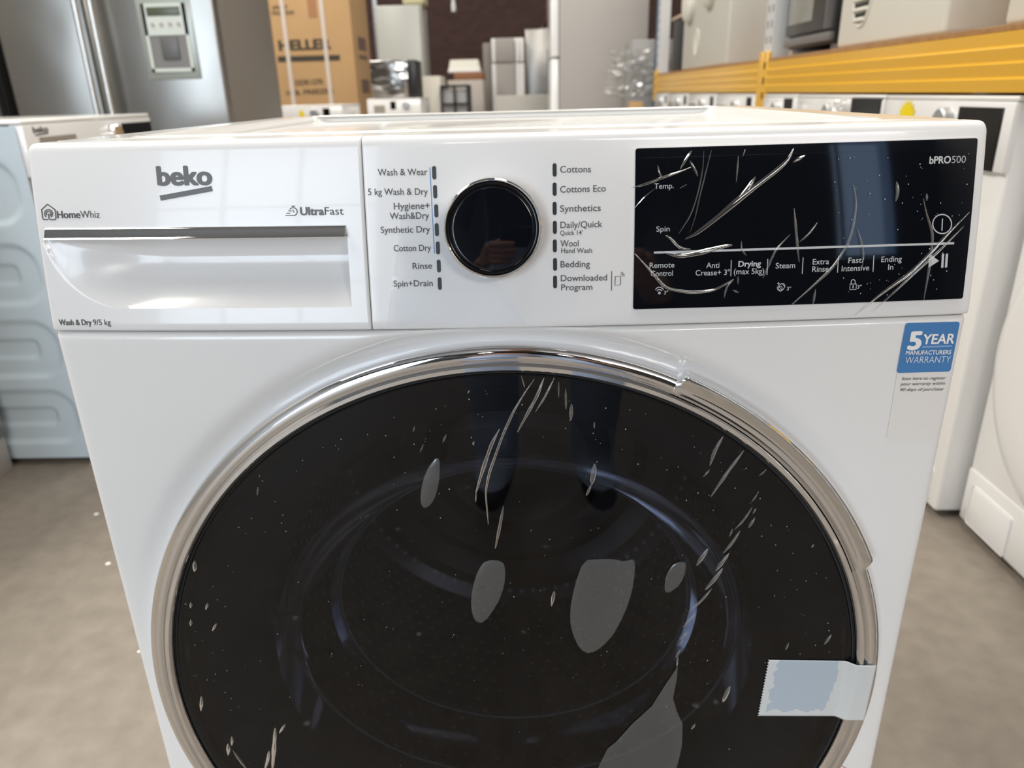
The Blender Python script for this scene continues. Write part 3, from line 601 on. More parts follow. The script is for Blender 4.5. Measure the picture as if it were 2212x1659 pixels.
# --- tape across the door edge
def tape():
    nu, nv = 60, 40; vs = []; fs = []; fm = []
    yt = -.0128
    L0, L1 = P(1661, 1426, 1, -.0096), P(1638, 1547, 1, -.0096); R0, R1 = P(1893, 1437, 1, yt), P(1866, 1556, 1, yt)
    def yy(x, z):
        r = math.hypot(x-DX, z-DZ)
        if r < .256: return GY(r)-.0009
        if r < .265: t = sstep(.256, .265, r); return (GY(.256)-.0009)*(1-t)-.0134*t
        if r < .2775: return -.0134
        if r < .2845: t = (r-.2775)/.007; return -.0134+.0085*t*t
        return -.0049+min(.0028, (r-.2845)*.6)
    for j in range(nv+1):
        v = j/nv
        for i in range(nu+1):
            u = i/nu; z0 = L0.z*(1-u)+R0.z*u; z1 = L1.z*(1-u)+R1.z*u; x0 = L0.x*(1-u)+R0.x*u; x1 = L1.x*(1-u)+R1.x*u
            x = x0*(1-v)+x1*v; z = z0*(1-v)+z1*v
            if i == 0: x += .0006*(1 if j % 2 else -1)
            vs.append((x, yy(x, z), z))
    k = nu+1
    for j in range(nv):
        for i in range(nu):
            fs.append((j*k+i, (j+1)*k+i, (j+1)*k+i+1, j*k+i+1))
            u, v = (i+.5)/nu, (j+.5)/nv
            w = .012*math.sin(v*19)+.01*math.sin(v*43+1)
            fm.append(1 if (.085+w-.02*v < u < .66+.02*math.sin(v*6)-.10*max(0, (v-.75)*4)**2 and v < .90+.02*math.sin(u*31)) else 0)
    # a bright fold line along the lower edge and thickness underneath
    o = mk('tape', vs, fs, None, WM, 60, [TAPE, TAPESTUCK], fm); o['label'] = 'strip of pale sticky tape with a serrated end'
    md = o.modifiers.new('thickness', 'SOLIDIFY'); md.thickness = .00025; md.offset = -1
tape()
# --- warranty label
LB = sheet('warranty_label', ((1955.5, 697), (2072.5, 694), (2022, 942.5), (1914, 946)), LABELW, bod, y_body, .0005, .0004, WM, .0018); LB['label'] = 'white warranty label with blue head'
pl_lab = lambda u, v: (u, y_body(u, v)-.0011, v); pl_lab2 = lambda u, v: (u, y_body(u, v)-.00085, v)
sheet('label_head', ((1955.5, 697.2), (2072.5, 694.2), (2051.6, 801.5), (1936, 805)), STBLUE, bod, y_body, .0008, .0003, LB, .0018)
for s, L, R, c, b, sh, m_ in (('5', (1956.8, 753.6), (1986.5, 752.6), 36.5, .05, .0, LABELTXT), ('YEAR', (1989.5, 742.2), (2058.5, 740.5), 20.5, .03, .0, LABELTXT), ('MANUFACTURERS', (1954.2, 765.2), (2052, 763.6), 8.6, .02, 0, LABELTXT),
                              ('WARRANTY', (1952.8, 783.8), (2049.8, 781.8), 14, -.012, 0, LABELTXT), ('Scan here to register', (1946, 820), (2041.5, 818.2), 6.6, .0, .25, INK), ('your warranty within', (1943, 831.6), (2039.5, 829.6), 6.6, .0, .25, INK), ('90 days of purchase', (1943, 844), (2035.5, 842), 6.6, .0, .25, INK)):
    print_on(s, L, R, c, m_, pl_lab, LB, b, sh, bod)
stroke('label_line', [(1990.5, 748.5), (2054.5, 746)], 3.3, mat('pale_blue', (.25, .40, .66), .5), bod, pl_lab, LB)
stroke('red_line', [(1803, 1650.2), (1812, 1652.2), (1822, 1656), (1830, 1660), (1838, 1666)], 1.6, mat('red_ink', (.45, .03, .06), .5), bod, lambda u, v: (u, y_body(u, v)-.0005, v), WM)

# ------------------------------------------------------------------ the warehouse shell
def concrete():
    m = bpy.data.materials.new('concrete_floor'); m.use_nodes = True; nt = m.node_tree; b = nt.nodes['Principled BSDF']
    tc = nt.nodes.new('ShaderNodeTexCoord'); n1 = nt.nodes.new('ShaderNodeTexNoise'); n1.inputs['Scale'].default_value = 2.2; n1.inputs['Detail'].default_value = 9; n1.inputs['Roughness'].default_value = .65
    n2 = nt.nodes.new('ShaderNodeTexNoise'); n2.inputs['Scale'].default_value = 26; n2.inputs['Detail'].default_value = 8
    vor = nt.nodes.new('ShaderNodeTexVoronoi'); vor.inputs['Scale'].default_value = 11
    r = nt.nodes.new('ShaderNodeValToRGB'); r.color_ramp.elements[0].color = (.15, .127, .103, 1); r.color_ramp.elements[1].color = (.255, .223, .183, 1); r.color_ramp.elements[0].position = .3; r.color_ramp.elements[1].position = .7
    mx = nt.nodes.new('ShaderNodeMix'); mx.data_type = 'FLOAT'; mx.inputs[0].default_value = .45
    for n in (n1, n2, vor): nt.links.new(tc.outputs['Object'], n.inputs['Vector'])
    nt.links.new(n1.outputs['Fac'], mx.inputs[2]); nt.links.new(n2.outputs['Fac'], mx.inputs[3]); nt.links.new(mx.outputs[0], r.inputs['Fac'])
    lt = nt.nodes.new('ShaderNodeMath'); lt.operation = 'LESS_THAN'; lt.inputs[1].default_value = .055; nt.links.new(vor.outputs['Distance'], lt.inputs[0])
    m2 = nt.nodes.new('ShaderNodeMix'); m2.data_type = 'RGBA'; m2.inputs[7].default_value = (.8, .78, .74, 1); nt.links.new(lt.outputs[0], m2.inputs[0]); nt.links.new(r.outputs['Color'], m2.inputs[6])
    nt.links.new(m2.outputs[2], b.inputs['Base Color']); b.inputs['Roughness'].default_value = .55
    return m
def brick():
    m = bpy.data.materials.new('dark_brick'); m.use_nodes = True; nt = m.node_tree; b = nt.nodes['Principled BSDF']; t = nt.nodes.new('ShaderNodeTexBrick')
    tc = nt.nodes.new('ShaderNodeTexCoord'); mp = nt.nodes.new('ShaderNodeMapping'); mp.inputs['Rotation'].default_value = (PI/2, 0, 0); nt.links.new(tc.outputs['Object'], mp.inputs[0]); nt.links.new(mp.outputs[0], t.inputs[0])
    t.inputs['Color1'].default_value = (.055, .026, .022, 1); t.inputs['Color2'].default_value = (.075, .036, .03, 1); t.inputs['Mortar'].default_value = (.06, .045, .04, 1); t.inputs['Scale'].default_value = 4
    nt.links.new(t.outputs[0], b.inputs['Base Color']); b.inputs['Roughness'].default_value = .9; return m
FLOOR = concrete(); DARKW = mat('dark_wall', (.26, .25, .235), .85); CEIL = mat('roof_sheet', (.22, .215, .21), .8); FRONTW = mat('dark_front_wall', (.07, .068, .065), .85); BRICK = brick()
X0, X1, Y0, Y1, ZC = -5.0, 5.6, -7.0, 12.2, 5.0
struct(box('floor', X0-.2, X1+.2, Y0-.2, Y1+.2, -.12, 0, FLOOR, None, 0))
struct(box('wall_left', X0-.2, X0, Y0, Y1, 0, ZC, DARKW, None, 0)); struct(box('wall_right', X1, X1+.2, Y0, Y1, 0, ZC, DARKW, None, 0))
struct(box('wall_back', X0-.2, X1+.2, Y1, Y1+.2, 0, ZC, BRICK, None, 0))
# front wall with the loading door opening and a barred window
struct(boxes('wall_front', [(X0-.2, -4.9, Y0-.2, Y0, 0, ZC), (-4.9, -1.0, Y0-.2, Y0, 3.8, ZC), (-1.7, 4.05, Y0-.2, Y0, 0, 3.7), (4.05, 4.85, Y0-.2, Y0, 0, 1.5), (4.05, 4.85, Y0-.2, Y0, 3.6, 3.7), (4.85, X1+.2, Y0-.2, Y0, 0, 3.7), (5.2, X1+.2, Y0-.2, Y0, 3.7, ZC), (-1.0, 5.2, Y0-.2, Y0, 4.8, ZC), (-1.7, -1.0, Y0-.2, Y0, 3.7, 3.8)], FRONTW, None, 0))
struct(boxes('ceiling', [(X0-.2, X1+.2, Y0-.2, Y1+.2, ZC, ZC+.1)], CEIL, None, 0))
struct(boxes('window_1', [(4.05, 4.09, Y0+.1, Y0+.13, 1.5, 3.6), (4.81, 4.85, Y0+.1, Y0+.13, 1.5, 3.6), (4.05, 4.85, Y0+.1, Y0+.13, 1.5, 1.54), (4.05, 4.85, Y0+.1, Y0+.13, 3.56, 3.6)], CHARCOAL, None, 0))
struct(boxes('added_clerestory', [(-1.0+k*1.24-.03, -1.0+k*1.24+.03, Y0+.1, Y0+.13, 3.72, 4.8) for k in range(6)]+[(-1.0, 5.2, Y0+.1, Y0+.13, z-.03, z+.03) for z in (3.73, 4.26, 4.78)], CHARCOAL, None, 0))  # unseen window frame, added to go with the high fill light
struct(boxes('door_1', [(-4.9, -1.7, Y0+.1, Y0+.14, z-.02, z+.02) for z in (.02, 1.3, 2.6, 3.78)]+[(x-.03, x+.03, Y0+.1, Y0+.14, 0, 3.8) for x in (-4.87, -3.82, -2.78, -1.73)], CHARCOAL, None, 0))

# ------------------------------------------------------------------ other washing machines
DIMGLASS = mat('dim_display_glass', (.006, .006, .007), .1, spec=.12)
def washer(name, label, loc, rz, w=.595, group=None, disp=(.12, .29, -.033, -.012), dial_x=.02, logo=True, h=.845, dark=DIMGLASS, seamz=.715, dz=-.045, dialm=GALV):
    t = thing(name, label, 'washing machine', loc, rz, group); a = w/2
    box('cabinet', -a, a, .004, .55, .015, h-.0098, WHITE, t, .008, 3)
    box('worktop', -a, a, -.002, .555, h-.0095, h, TOPWHITE, t, .004, 3)
    p = box('control_panel', -a+.0005, a-.0005, -.004, .03, seamz, h-.0098, PLASTIC, t, .004, 2)
    s = w/.595
    box('display_window', disp[0]*s, disp[1]*s, -.0065, .0, h+disp[2]-.045, h+disp[3], dark, t, .001, 1)
    lathe('dial', [(.027, .0), (.026, -.018), (.022, -.021), (0, -.021)], dialm, t, (dial_x, -.003, h-.048), 32)
    box('detergent_drawer', -a+.047, -a+.197*s, -.0055, .0, h+dz-.055, h+dz, CREAMD, t, .002, 1)
    k = min(1.0, w/.46)
    d = lathe('door', [(.20*k, .01), (.20*k, -.012), (.185*k, -.022), (.165*k, -.020), (.16*k, .0)], PLASTIC, t, (0, 0, .42), 64)
    lathe('door_glass', [(.16*k, -.012), (.12*k, -.002), (0, .0)], BLACKGLASS, d, (0, 0, .42), 48)
    box('kick_panel', a-.19, a-.03, -.003, .01, .03, .10, PLASTIC, t, .002, 1)
    for fx in (-a+.05, a-.05):
        for fy in (.06, .5): lathe('foot', [(0, 0), (.02, 0), (.02, .016), (0, .016)], BLACKPL, t, (fx, fy, 0), 16, axis='z')
    return t
WL = washer('washing_machine', 'white washing machine on the left with embossed side, blue daylight painted in', (-1.09, 1.5345, 0), PI/2, disp=(.125, .29, -.015, -.022), dial_x=.07, h=.842, seamz=.72, dz=-.037, dialm=CHROME)
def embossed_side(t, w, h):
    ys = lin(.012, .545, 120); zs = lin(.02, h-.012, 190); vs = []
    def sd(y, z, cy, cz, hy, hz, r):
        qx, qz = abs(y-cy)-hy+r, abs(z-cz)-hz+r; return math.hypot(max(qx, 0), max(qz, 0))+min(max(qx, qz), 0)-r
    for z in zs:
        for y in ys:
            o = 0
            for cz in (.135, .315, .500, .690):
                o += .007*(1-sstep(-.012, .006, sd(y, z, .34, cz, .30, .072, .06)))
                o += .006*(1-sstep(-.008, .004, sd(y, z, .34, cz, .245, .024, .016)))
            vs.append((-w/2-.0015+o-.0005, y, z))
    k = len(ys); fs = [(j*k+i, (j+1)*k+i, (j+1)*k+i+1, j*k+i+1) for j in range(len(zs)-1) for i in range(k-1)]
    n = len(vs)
    o = mk('side_panel', vs, fs, mat('daylight_blue_side', (.53, .62, .68), .3, coat=.3), t, 60); o['label'] = 'embossed side with painted blue daylight'; return o  # blue daylight and shade are put into the side's colour
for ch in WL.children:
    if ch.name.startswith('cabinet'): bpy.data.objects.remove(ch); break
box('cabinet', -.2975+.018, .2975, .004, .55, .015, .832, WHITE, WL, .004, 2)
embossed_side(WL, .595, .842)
lettering('beko', (-.266, .8145), (-.208, .8145), .0125, lambda u, v: (u, -.0048, v), LOGO, WL, .04, name='logo')
mk('logo_bar', [(-.262, -.0048, .8075), (-.262, -.0048, .8105), (-.210, -.0048, .8130), (-.210, -.0048, .8100)], [(0, 3, 2, 1)], LOGO, WL)
WD = washer('washing_machine', 'white washing machine on the right with yellow starburst sticker and grey display', (.8745, 1.178, 0), -PI/2, .50, 'washers under the pallet rack', disp=(.09, .263, -.085, -.02), dial_x=.035, h=.8465, dark=mat('grey_display', (.012, .010, .009), .12, spec=.12))
def starburst(t, cx, cz, R):
    n = 18; vs = [(cx, -.0062, cz)]
    for i in range(2*n): a = PI*i/n; r = R if i % 2 else R*.68; vs.append((cx+r*math.cos(a), -.0058, cz+r*math.sin(a)))
    return mk('starburst_sticker', vs, [(0, 1+(i+1) % (2*n), 1+i) for i in range(2*n)], STICKY, t)
starburst(WD, -.135, .796, .045)
W2 = washer('washing_machine', 'white washing machine beside the starburst one, with loose plastic bag on its panel', (.8745, 1.735, 0), -PI/2, .595, 'washers under the pallet rack', disp=(.115, .288, -.02, -.008), dial_x=-.02, h=.8465)
tails = ['narrow third white machine under the yellow beam, just before the orange connector', 'white washing machine just behind the orange beam connector', 'white washing machine under the far yellow beam, fifth in the row', 'sixth white washing machine in the row under the far beam', 'last white washing machine in the row, beside the blue post']
W3 = washer('washing_machine', tails[0], (.8745, 2.2175, 0), -PI/2, .345, 'washers under the pallet rack', disp=(.10, .24, -.02, -.012), dial_x=.0, h=.8465)
W4 = washer('washing_machine', tails[1], (.8745, 2.8015, 0), -PI/2, .595, 'washers under the pallet rack', disp=(.20, .265, -.01, -.012), dial_x=.06, h=.8465)
for k in range(1, 3): dup(W4, (.8745, 2.8015+.603*k, 0), -PI/2, tails[k+1], 'washers under the pallet rack')
washer('washing_machine', tails[4], (.8745, 4.525, 0), -PI/2, .43, 'washers under the pallet rack', disp=(.20, .265, -.01, -.012), dial_x=.03, h=.8465)
# crumpled clear bag on W2's panel
def crumple(name, parent, cx, cz, w, h, m, y=-.008, amp=.012):
    n = 14; vs = []; rr = random.Random(3)
    for j in range(n+1):
        for i in range(n+1): vs.append((cx+(i/n-.5)*w*(1+.2*rr.uniform(-1, 1)), y-amp*rr.random(), cz+(j/n-.5)*h))
    fs = [(j*(n+1)+i, j*(n+1)+i+1, (j+1)*(n+1)+i+1, (j+1)*(n+1)+i) for j in range(n) for i in range(n)]
    return mk(name, vs, fs, m, parent)
crumple('plastic_bag', W2, .055, .800, .10, .07, clear_mat('bag', (.9, .9, .9), .2, .15, 1.5, .45, (.9, .9, .88)))
# near dryer at the right edge of the frame
ND = thing('tumble_dryer', 'white dryer at the right edge with big round door and square filter flap', 'tumble dryer', (.92, .6075, 0), -PI/2)
box('cabinet', -.2975, .2975, 0, .58, .018, .83, WHITE, ND, .005, 3); box('worktop', -.2975, .2975, -.002, .585, .826, .846, TOPWHITE, ND, .005)
dd = lathe('door', [(.285, .002), (.283, -.004), (.272, -.012), (.25, -.016), (.20, -.018), (0, -.018)], PLASTIC, ND, (-.01, 0, .405), 80)
box('door_handle', .215, .245, -.024, -.012, .36, .46, CHROME, dd, .004)
box('kick_panel', -.2965, .2965, -.003, .004, .02, .135, PLASTIC, ND, .003)
box('filter_flap', -.27, -.14, -.0065, .0, .022, .108, PLASTIC, ND, .006, 3)
for fx in (-.25, .25):
    for fy in (.05, .53): lathe('foot', [(0, 0), (.02, 0), (.02, .019), (0, .019)], BLACKPL, ND, (fx, fy, 0), 16, axis='z')

# ------------------------------------------------------------------ pallet rack with appliances on its shelf
RK = thing('pallet_rack', 'yellow beamed pallet rack with grey posts along the right side', 'rack', (.79, 2.09, 0))
RK.location = (0, 0, 0)
PERF = bpy.data.materials.new('perforated_post'); PERF.use_nodes = True
def perf_nodes():
    nt = PERF.node_tree; b = nt.nodes['Principled BSDF']; b.inputs['Metallic'].default_value = .15; b.inputs['Roughness'].default_value = .35
    tc = nt.nodes.new('ShaderNodeTexCoord'); sp_ = nt.nodes.new('ShaderNodeSeparateXYZ'); nt.links.new(tc.outputs['Object'], sp_.inputs[0])
    def M(op, a, b_):
        n = nt.nodes.new('ShaderNodeMath'); n.operation = op
        for i, v in enumerate((a, b_)):
            if isinstance(v, (int, float)): n.inputs[i].default_value = v
            else: nt.links.new(v, n.inputs[i])
        return n.outputs[0]
    fz = M('ABSOLUTE', M('SUBTRACT', M('FRACT', M('MULTIPLY', sp_.outputs[2], 20.0), 0), .5), 0); fy = M('ABSOLUTE', M('SUBTRACT', M('FRACT', M('MULTIPLY', sp_.outputs[1], 22.2), 0), .5), 0)
    h = M('MULTIPLY', M('LESS_THAN', fz, .24), M('LESS_THAN', fy, .16))
    mx = nt.nodes.new('ShaderNodeMix'); mx.data_type = 'RGBA'; nt.links.new(h, mx.inputs[0]); mx.inputs[6].default_value = (.66, .67, .67, 1); mx.inputs[7].default_value = (.12, .12, .12, 1)
    nt.links.new(mx.outputs[2], b.inputs['Base Color'])
perf_nodes()
def upright(x, y, sx=.062, sy=.09, z=3.4, m=None):
    bm = bmesh.new(); add_box(bm, 0, .004, 0, sy, 0, z); add_box(bm, .004, sx, 0, .003, 0, z); add_box(bm, .004, sx, sy-.003, sy, 0, z)
    o = from_bm('upright', bm, PERF, RK, 30); o.location = (x, y, 0); return o
UY = [-.20, 2.40, 4.76]
for y in UY: upright(.885, y); upright(1.66, y)
def beam(x, y0, y1, z0=.8518, z1=.953):
    prof = [(.003, 0), (0, .021), (.004, .0255), (0, .046), (.004, .0505), (0, .071), (.004, .0755), (.001, .0975), (.03, .0975), (.03, 0)]
    prof = [(a, b*(z1-z0)/.0975) for a, b in prof]; n = len(prof)
    vs = [(x+a, y, z0+b) for y in (y0, y1) for a, b in prof]
    return mk('beam', vs, [(i, (i+1) % n, n+(i+1) % n, n+i) for i in range(n)]+[tuple(range(n))[::-1], tuple(range(n, 2*n))], YELLOW, RK)
for a, b in zip(UY, UY[1:]): beam(.872, a+.095, b-.006); beam(1.66, a+.095, b-.006)
for y in UY[1:]:
    for yy in ((y-.006, y+.048), (y+.050, y+.096)):
        c = box('beam_connector', .872, .8848, yy[0], yy[1], .800, .986, YELLOW, RK, .002, 1)
    hb = bmesh.new()
    for z in (.83, .88, .93): add_box(hb, .8705, .874, y+.01, y+.026, z, z+.022)
    from_bm('connector_holes', hb, GAP, c, 0)
for a, b in zip(UY, UY[1:]): box('shelf_board', .875, 1.70, a+.10, b-.01, .9535, .9640, BOARD, RK, .001, 1)
for y in UY:
    tube('brace', [(.93, y+.045, 2.0), (1.68, y+.045, 2.6)], .012, GALV, RK); tube('brace', [(.93, y+.045, 3.2), (1.68, y+.045, 2.6)], .012, GALV, RK)
tag(box('post', .895, .935, 4.93, 4.99, 0, 3.2, BLUEPOST, None, .003), 'dark blue upright post behind the far grey rack post', 'post')
SZ = .9643
def on_shelf(name, label, cat, y0, y1, x0, x1, z1, m, group=None):
    t = thing(name, label, cat, (x0, (y0+y1)/2, SZ), -PI/2, group); w = y1-y0
    return t, w
# near white dryer, louvred vent on the face
DA = thing('tumble_dryer', 'off white dryer on the shelf with oval louvred vent low on its face', 'tumble dryer', (.895, 1.555, SZ), -PI/2, 'appliances on the rack shelf')
box('cabinet', -.285, .285, 0, .50, 0, .80, CREAM, DA, .012, 3)
def vent(t, cx, z0, rx, rz):
    g = lathe('vent', [(1.0, .001), (1.0, -.004), (.93, -.005), (.9, -.001), (0, -.001)], CREAM, t, (0, 0, 0), 40)
    for v in g.data.vertices: v.co.x = cx+v.co.x*rx; v.co.z = z0+v.co.z*rz
    n = 7
    for i in range(n):
        z = z0-rz*.8+1.6*rz*i/(n-1); hw = rx*.82*math.sqrt(max(0.05, 1-((z-z0)/rz)**2))
        b = box('louvre', cx-hw, cx+hw, -.010, -.001, z-.004, z+.004, CREAM, g, .002, 1)
    for i in range(n-1):
        z = z0-rz*.8+1.6*rz*(i+.5)/(n-1); hw = rx*.80*math.sqrt(max(0.05, 1-((z-z0)/rz)**2)); box('slot', cx-hw, cx+hw, -.0025, -.0005, z-.004, z+.004, GAP, g, 0)
vent(DA, -.140, .135, .060, .090)
DB = thing('tumble_dryer', 'cream appliance at the right end of the shelf above the near beam', 'tumble dryer', (.905, .805, SZ), -PI/2, 'appliances on the rack shelf')
box('cabinet', -.27, .27, 0, .5, 0, .80, CREAM, DB, .012, 3); box('door', -.24, .22, -.012, .0, .06, .62, PLASTIC, DB, .006); box('door_handle', .165, .195, -.03, -.012, .2, .42, GALV, DB, .004)
MW = thing('microwave_oven', 'dark oven with grey window on the shelf, left of the louvred dryer', 'microwave', (.905, 2.115, SZ), -PI/2, 'appliances on the rack shelf')
box('cabinet', -.205, .20, .012, .42, .020, .45, BLACKPL, MW, .004); box('door', -.203, .135, -.004, .0115, .06, .44, mat('oven_front', (.06, .058, .055), .3), MW, .004)
box('window', -.180, .04, -.0065, -.002, .092, .41, mat('oven_window', (.30, .30, .27), .2), MW, .002); box('trim_strip', -.203, .198, -.006, .0115, .028, .052, mat('oven_trim', (.17, .16, .155), .35), MW, .003)
box('control_panel', .138, .198, -.004, .0115, .06, .44, mat('oven_panel', (.085, .082, .085), .25), MW, .003)
for fx in (-.17, .17): box('foot', fx-.018, fx+.018, .02, .40, 0, .0205, GREYSIDE, MW, .002)
DC = thing('tumble_dryer', 'pale grey dryer on the far shelf with round bosses and a handle recess', 'tumble dryer', (.905, 3.60, SZ), -PI/2, 'appliances on the rack shelf')
box('cabinet', -.50, .485, .0, .55, .0, .86, mat('pale_grey_enamel', (.56, .545, .49), .4), DC, .012, 3)
for bx, bz in ((-.33, .33), (.12, .36)):
    b = lathe('boss', [(.10, .0), (.10, -.02), (.085, -.034), (.06, -.038), (0, -.040)], CREAM, DC, (bx, .0, bz), 40)
h_ = lathe('handle_recess', [(1.0, .0), (1.0, -.004), (.85, -.0045), (.7, .0), (0, -.0005)], CREAM, DC, (0, 0, 0), 32)
for v in h_.data.vertices: v.co.x = -.14+v.co.x*.055; v.co.z = .125+v.co.z*.065
tag(box('packing_box', .91, 1.18, 4.18, 4.44, SZ, 1.245, CHARCOAL, None, .004), 'dark box on the far shelf beside the grey dryer', 'box')
tag(box('wood_board', .90, 1.20, 4.16, 4.46, 1.2455, 1.262, mat('pale_wood', (.5, .38, .28), .7), None, .003), 'pale wood board lying on the dark box', 'board')

# ------------------------------------------------------------------ left side: fridges and steel front
DW = thing('dishwasher', 'steel fronted dishwasher at the left edge, only its lower corner in view', 'dishwasher', (-1.312, .92, 0), PI/2)
box('cabinet', -.30, .295, .02, .58, .0, .845, CHARCOAL, DW, .004); box('door', -.30, .297, -.0, .0195, .10, .84, STEEL, DW, .004); box('kick_panel', -.30, .295, .006, .02, .0, .095, GREYSIDE, DW, .002); tube('door_handle', [(-.2, -.03, .76), (.2, -.03, .76)], .008, CHROME, DW)
FR = thing('fridge', 'large steel side by side fridge with ice and water dispenser', 'fridge', (-1.66, 2.80, 0), 0)
box('cabinet', -.445, .448, .052, .72, .02, 1.78, TAUPE, FR, .006)
box('door', -.448, -.056, 0, .048, .06, 1.775, STEEL, FR, .012, 3); d2 = box('door', -.046, .448, 0, .048, .06, 1.775, STEEL, FR, .012, 3); box('door_gap', -.056, -.046, .01, .05, .06, 1.77, GAP, FR, 0)
for hx in (-.082, -.020): tube('door_handle', [(hx, -.002, .30), (hx, -.042, .33), (hx, -.045, .9), (hx, -.042, 1.60), (hx, -.002, 1.63)], .013, mat('handle_steel', (.62, .60, .57), .25, 1.0), FR)
DSP_G = mat('dispenser_grey', (.33, .36, .335), .3, .4)
dp = box('dispenser', .138, .356, -.006, .004, .956, 1.262, DSP_G, FR, .004)
bm = bmesh.new(); add_box(bm, .160, .334, -.010, -.004, .985, .998); add_box(bm, .160, .172, -.010, -.004, .985, 1.235); add_box(bm, .322, .334, -.010, -.004, .985, 1.235); add_box(bm, .160, .334, -.010, -.004, 1.120, 1.235)
from_bm('dispenser_frame', bm, mat('dispenser_frame', (.50, .54, .50), .35), dp, 30)
box('dispenser_recess', .172, .322, -.0075, -.0055, .998, 1.12, mat('recess', (.16, .155, .145), .4), dp, 0); box('dispenser_lever', .215, .285, -.012, -.007, 1.03, 1.115, mat('lever', (.10, .10, .10), .4), dp, .004)
box('dispenser_screen', .180, .314, -.0115, -.009, 1.19, 1.222, mat('screen', (.07, .08, .05), .3), dp, .001)
for k in range(4): lathe('dispenser_button', [(.008, 0), (.007, -.004), (0, -.004)], GREYSIDE, dp, (.195+.035*k, -.010, 1.16), 16)
FD2 = thing('fridge', 'charcoal black fridge at the far left edge beside the steel one', 'fridge', (-2.58, 2.78, 0), 0)
box('cabinet', -.42, .42, .05, .72, 0, 1.8, CHARCOAL, FD2, .005); box('door', -.42, .42, 0, .048, .05, 1.79, CHARCOAL, FD2, .008); tube('door_handle', [(-.36, -.04, .5), (-.36, -.04, 1.5)], .01, GALV, FD2)
# carton with strapping
CB = thing('carton', 'tall brown cardboard carton with black printing and white straps', 'carton', (0, 0, 0), 0)
cx0, cx1, cy0, cy1 = -2.08, P(766, 130, 1, 6.1).x, 6.1, 6.80
box('carton_body', cx0, cx1, cy0, cy1, 0, 1.92, CARD, CB, .006)
pl_car = lambda u, v: (u, cy0-.003, v)
car = lambda px, py: (lambda p: (p.x, p.z))(P(px, py, 1, cy0))
for s, L, R, c, b in (('HELLER', (603, 109), (716, 105), 21, .05), ('UPRIGHT', (588, 21), (622, 19.5), 8, .01), ('FREEZER', (588, 33), (637, 31), 8, .01), ('DDR1270', (638.5, 184.5), (698, 181.5), 11, .02), ('180L FREEZER', (620, 206), (722, 201), 10, .02)):
    print_on(s, L, R, c, CARDINK, pl_car, CB, b, 0, car)
polymark('print_bar', [(600, 122), (734, 118.5), (734.5, 130.5), (601, 134)], CARDINK, car, pl_car, CB)
mk('carton_tape', [(cx0+.38, cy0-.002, 1.92), (cx0+.45, cy0-.002, 1.92), (cx0+.45, cy0-.002, 1.47), (cx0+.38, cy0-.002, 1.47)], [(0, 3, 2, 1)], mat('brown_tape', (.36, .17, .07), .4), CB)
for px in (615, 699):
    u = P(px, 60, 1, cy0).x; boxes('strap', [(u-.016, u+.016, cy0-.006, cy0-.001, 0, 1.925), (u-.016, u+.016, cy0-.006, cy1+.005, 1.921, 1.926), (u-.016, u+.016, cy1+.001, cy1+.006, 0, 1.925)], STRAP, CB, 0)
for z, h_ in ((1.24, .10), (1.17, .03), (.96, .05), (.90, .06)):
    mk('side_print', [(cx1+.002, cy0+.2, z), (cx1+.002, cy0+.52, z), (cx1+.002, cy0+.52, z+h_), (cx1+.002, cy0+.2, z+h_)], [(0, 1, 2, 3)], mat('faded_ink', (.16, .10, .08), .8), CB)
WF = washer('washing_machine', 'white washing machine in front of the brown carton with small yellow sticker', (-1.455, 4.60, 0), 0, .595, None, disp=(.17, .215, -.03, -.02), dial_x=.115, h=.828)
mk('yellow_sticker', [(.015, -.0058, .76), (.055, -.0058, .76), (.04, -.0058, .80), (.02, -.0058, .80)], [(0, 1, 2, 3)], STICKY, WF)

# ------------------------------------------------------------------ far goods in the middle
WA = washer('washing_machine', 'white washing machine carrying the steel microwave', (-.955, 5.40, 0), 0, .40, None, disp=(-.04, .02, -.03, -.02), dial_x=.09, h=.853)
MO = thing('microwave_oven', 'steel fronted microwave on top of a white washing machine in the middle', 'microwave', (-.97, 5.45, .8535), 0)
box('cabinet', -.15, .185, .03, .36, 0, .262, CHARCOAL, MO, .004); box('door', -.15, .125, 0, .028, .004, .262, mat('mirror_steel', (.42, .41, .40), .16, 1.0, bump=((3, 1, 9), .5, .05)), MO, .004); box('control_panel', .127, .185, 0.004, .028, .004, .262, BLACKPL, MO, .003); tube('door_handle', [(.108, -.02, .03), (.108, -.02, .24)], .007, CHROME, MO)
WFR = thing('fridge', 'tall plain white fridge standing behind the microwave', 'fridge', (-1.33, 8.5, 0), 0)
box('cabinet', -.27, .22, .05, .65, 0, 1.79, mat('fridge_white', (.49, .51, .48), .35), WFR, .005); box('door', -.27, .22, 0, .048, .04, 1.785, mat('fridge_white_door', (.50, .52, .49), .3), WFR, .012, 3); box('door_handle', .225, .245, -.0, .05, .04, 1.785, GREYSIDE, WFR, .004)
tag(box('dishwasher', -1.03, -.82, 7.5, 8.0, 0, 1.045, CREAM, None, .01), 'cream cabinet standing right of the microwave', 'cabinet')
TR = thing('trolley', 'dark wire framed trolley holding pale boxes in the middle distance', 'trolley', (-.675, 7.4, 0), 0)
boxes('frame', [(x-.012, x+.012, -.012, .012, 0, .955) for x in (-.13, 0, .13)]+[(-.13, .13, -.012, .012, z-.012, z+.012) for z in (.30, .55, .78, .945)]+[(x-.012, x+.012, .3, .324, 0, .955) for x in (-.13, .13)]+[(x-.012, x+.012, 0, .324, z-.012, z+.012) for x in (-.13, .13) for z in (.3, .945)], CHARCOAL, TR, 0)
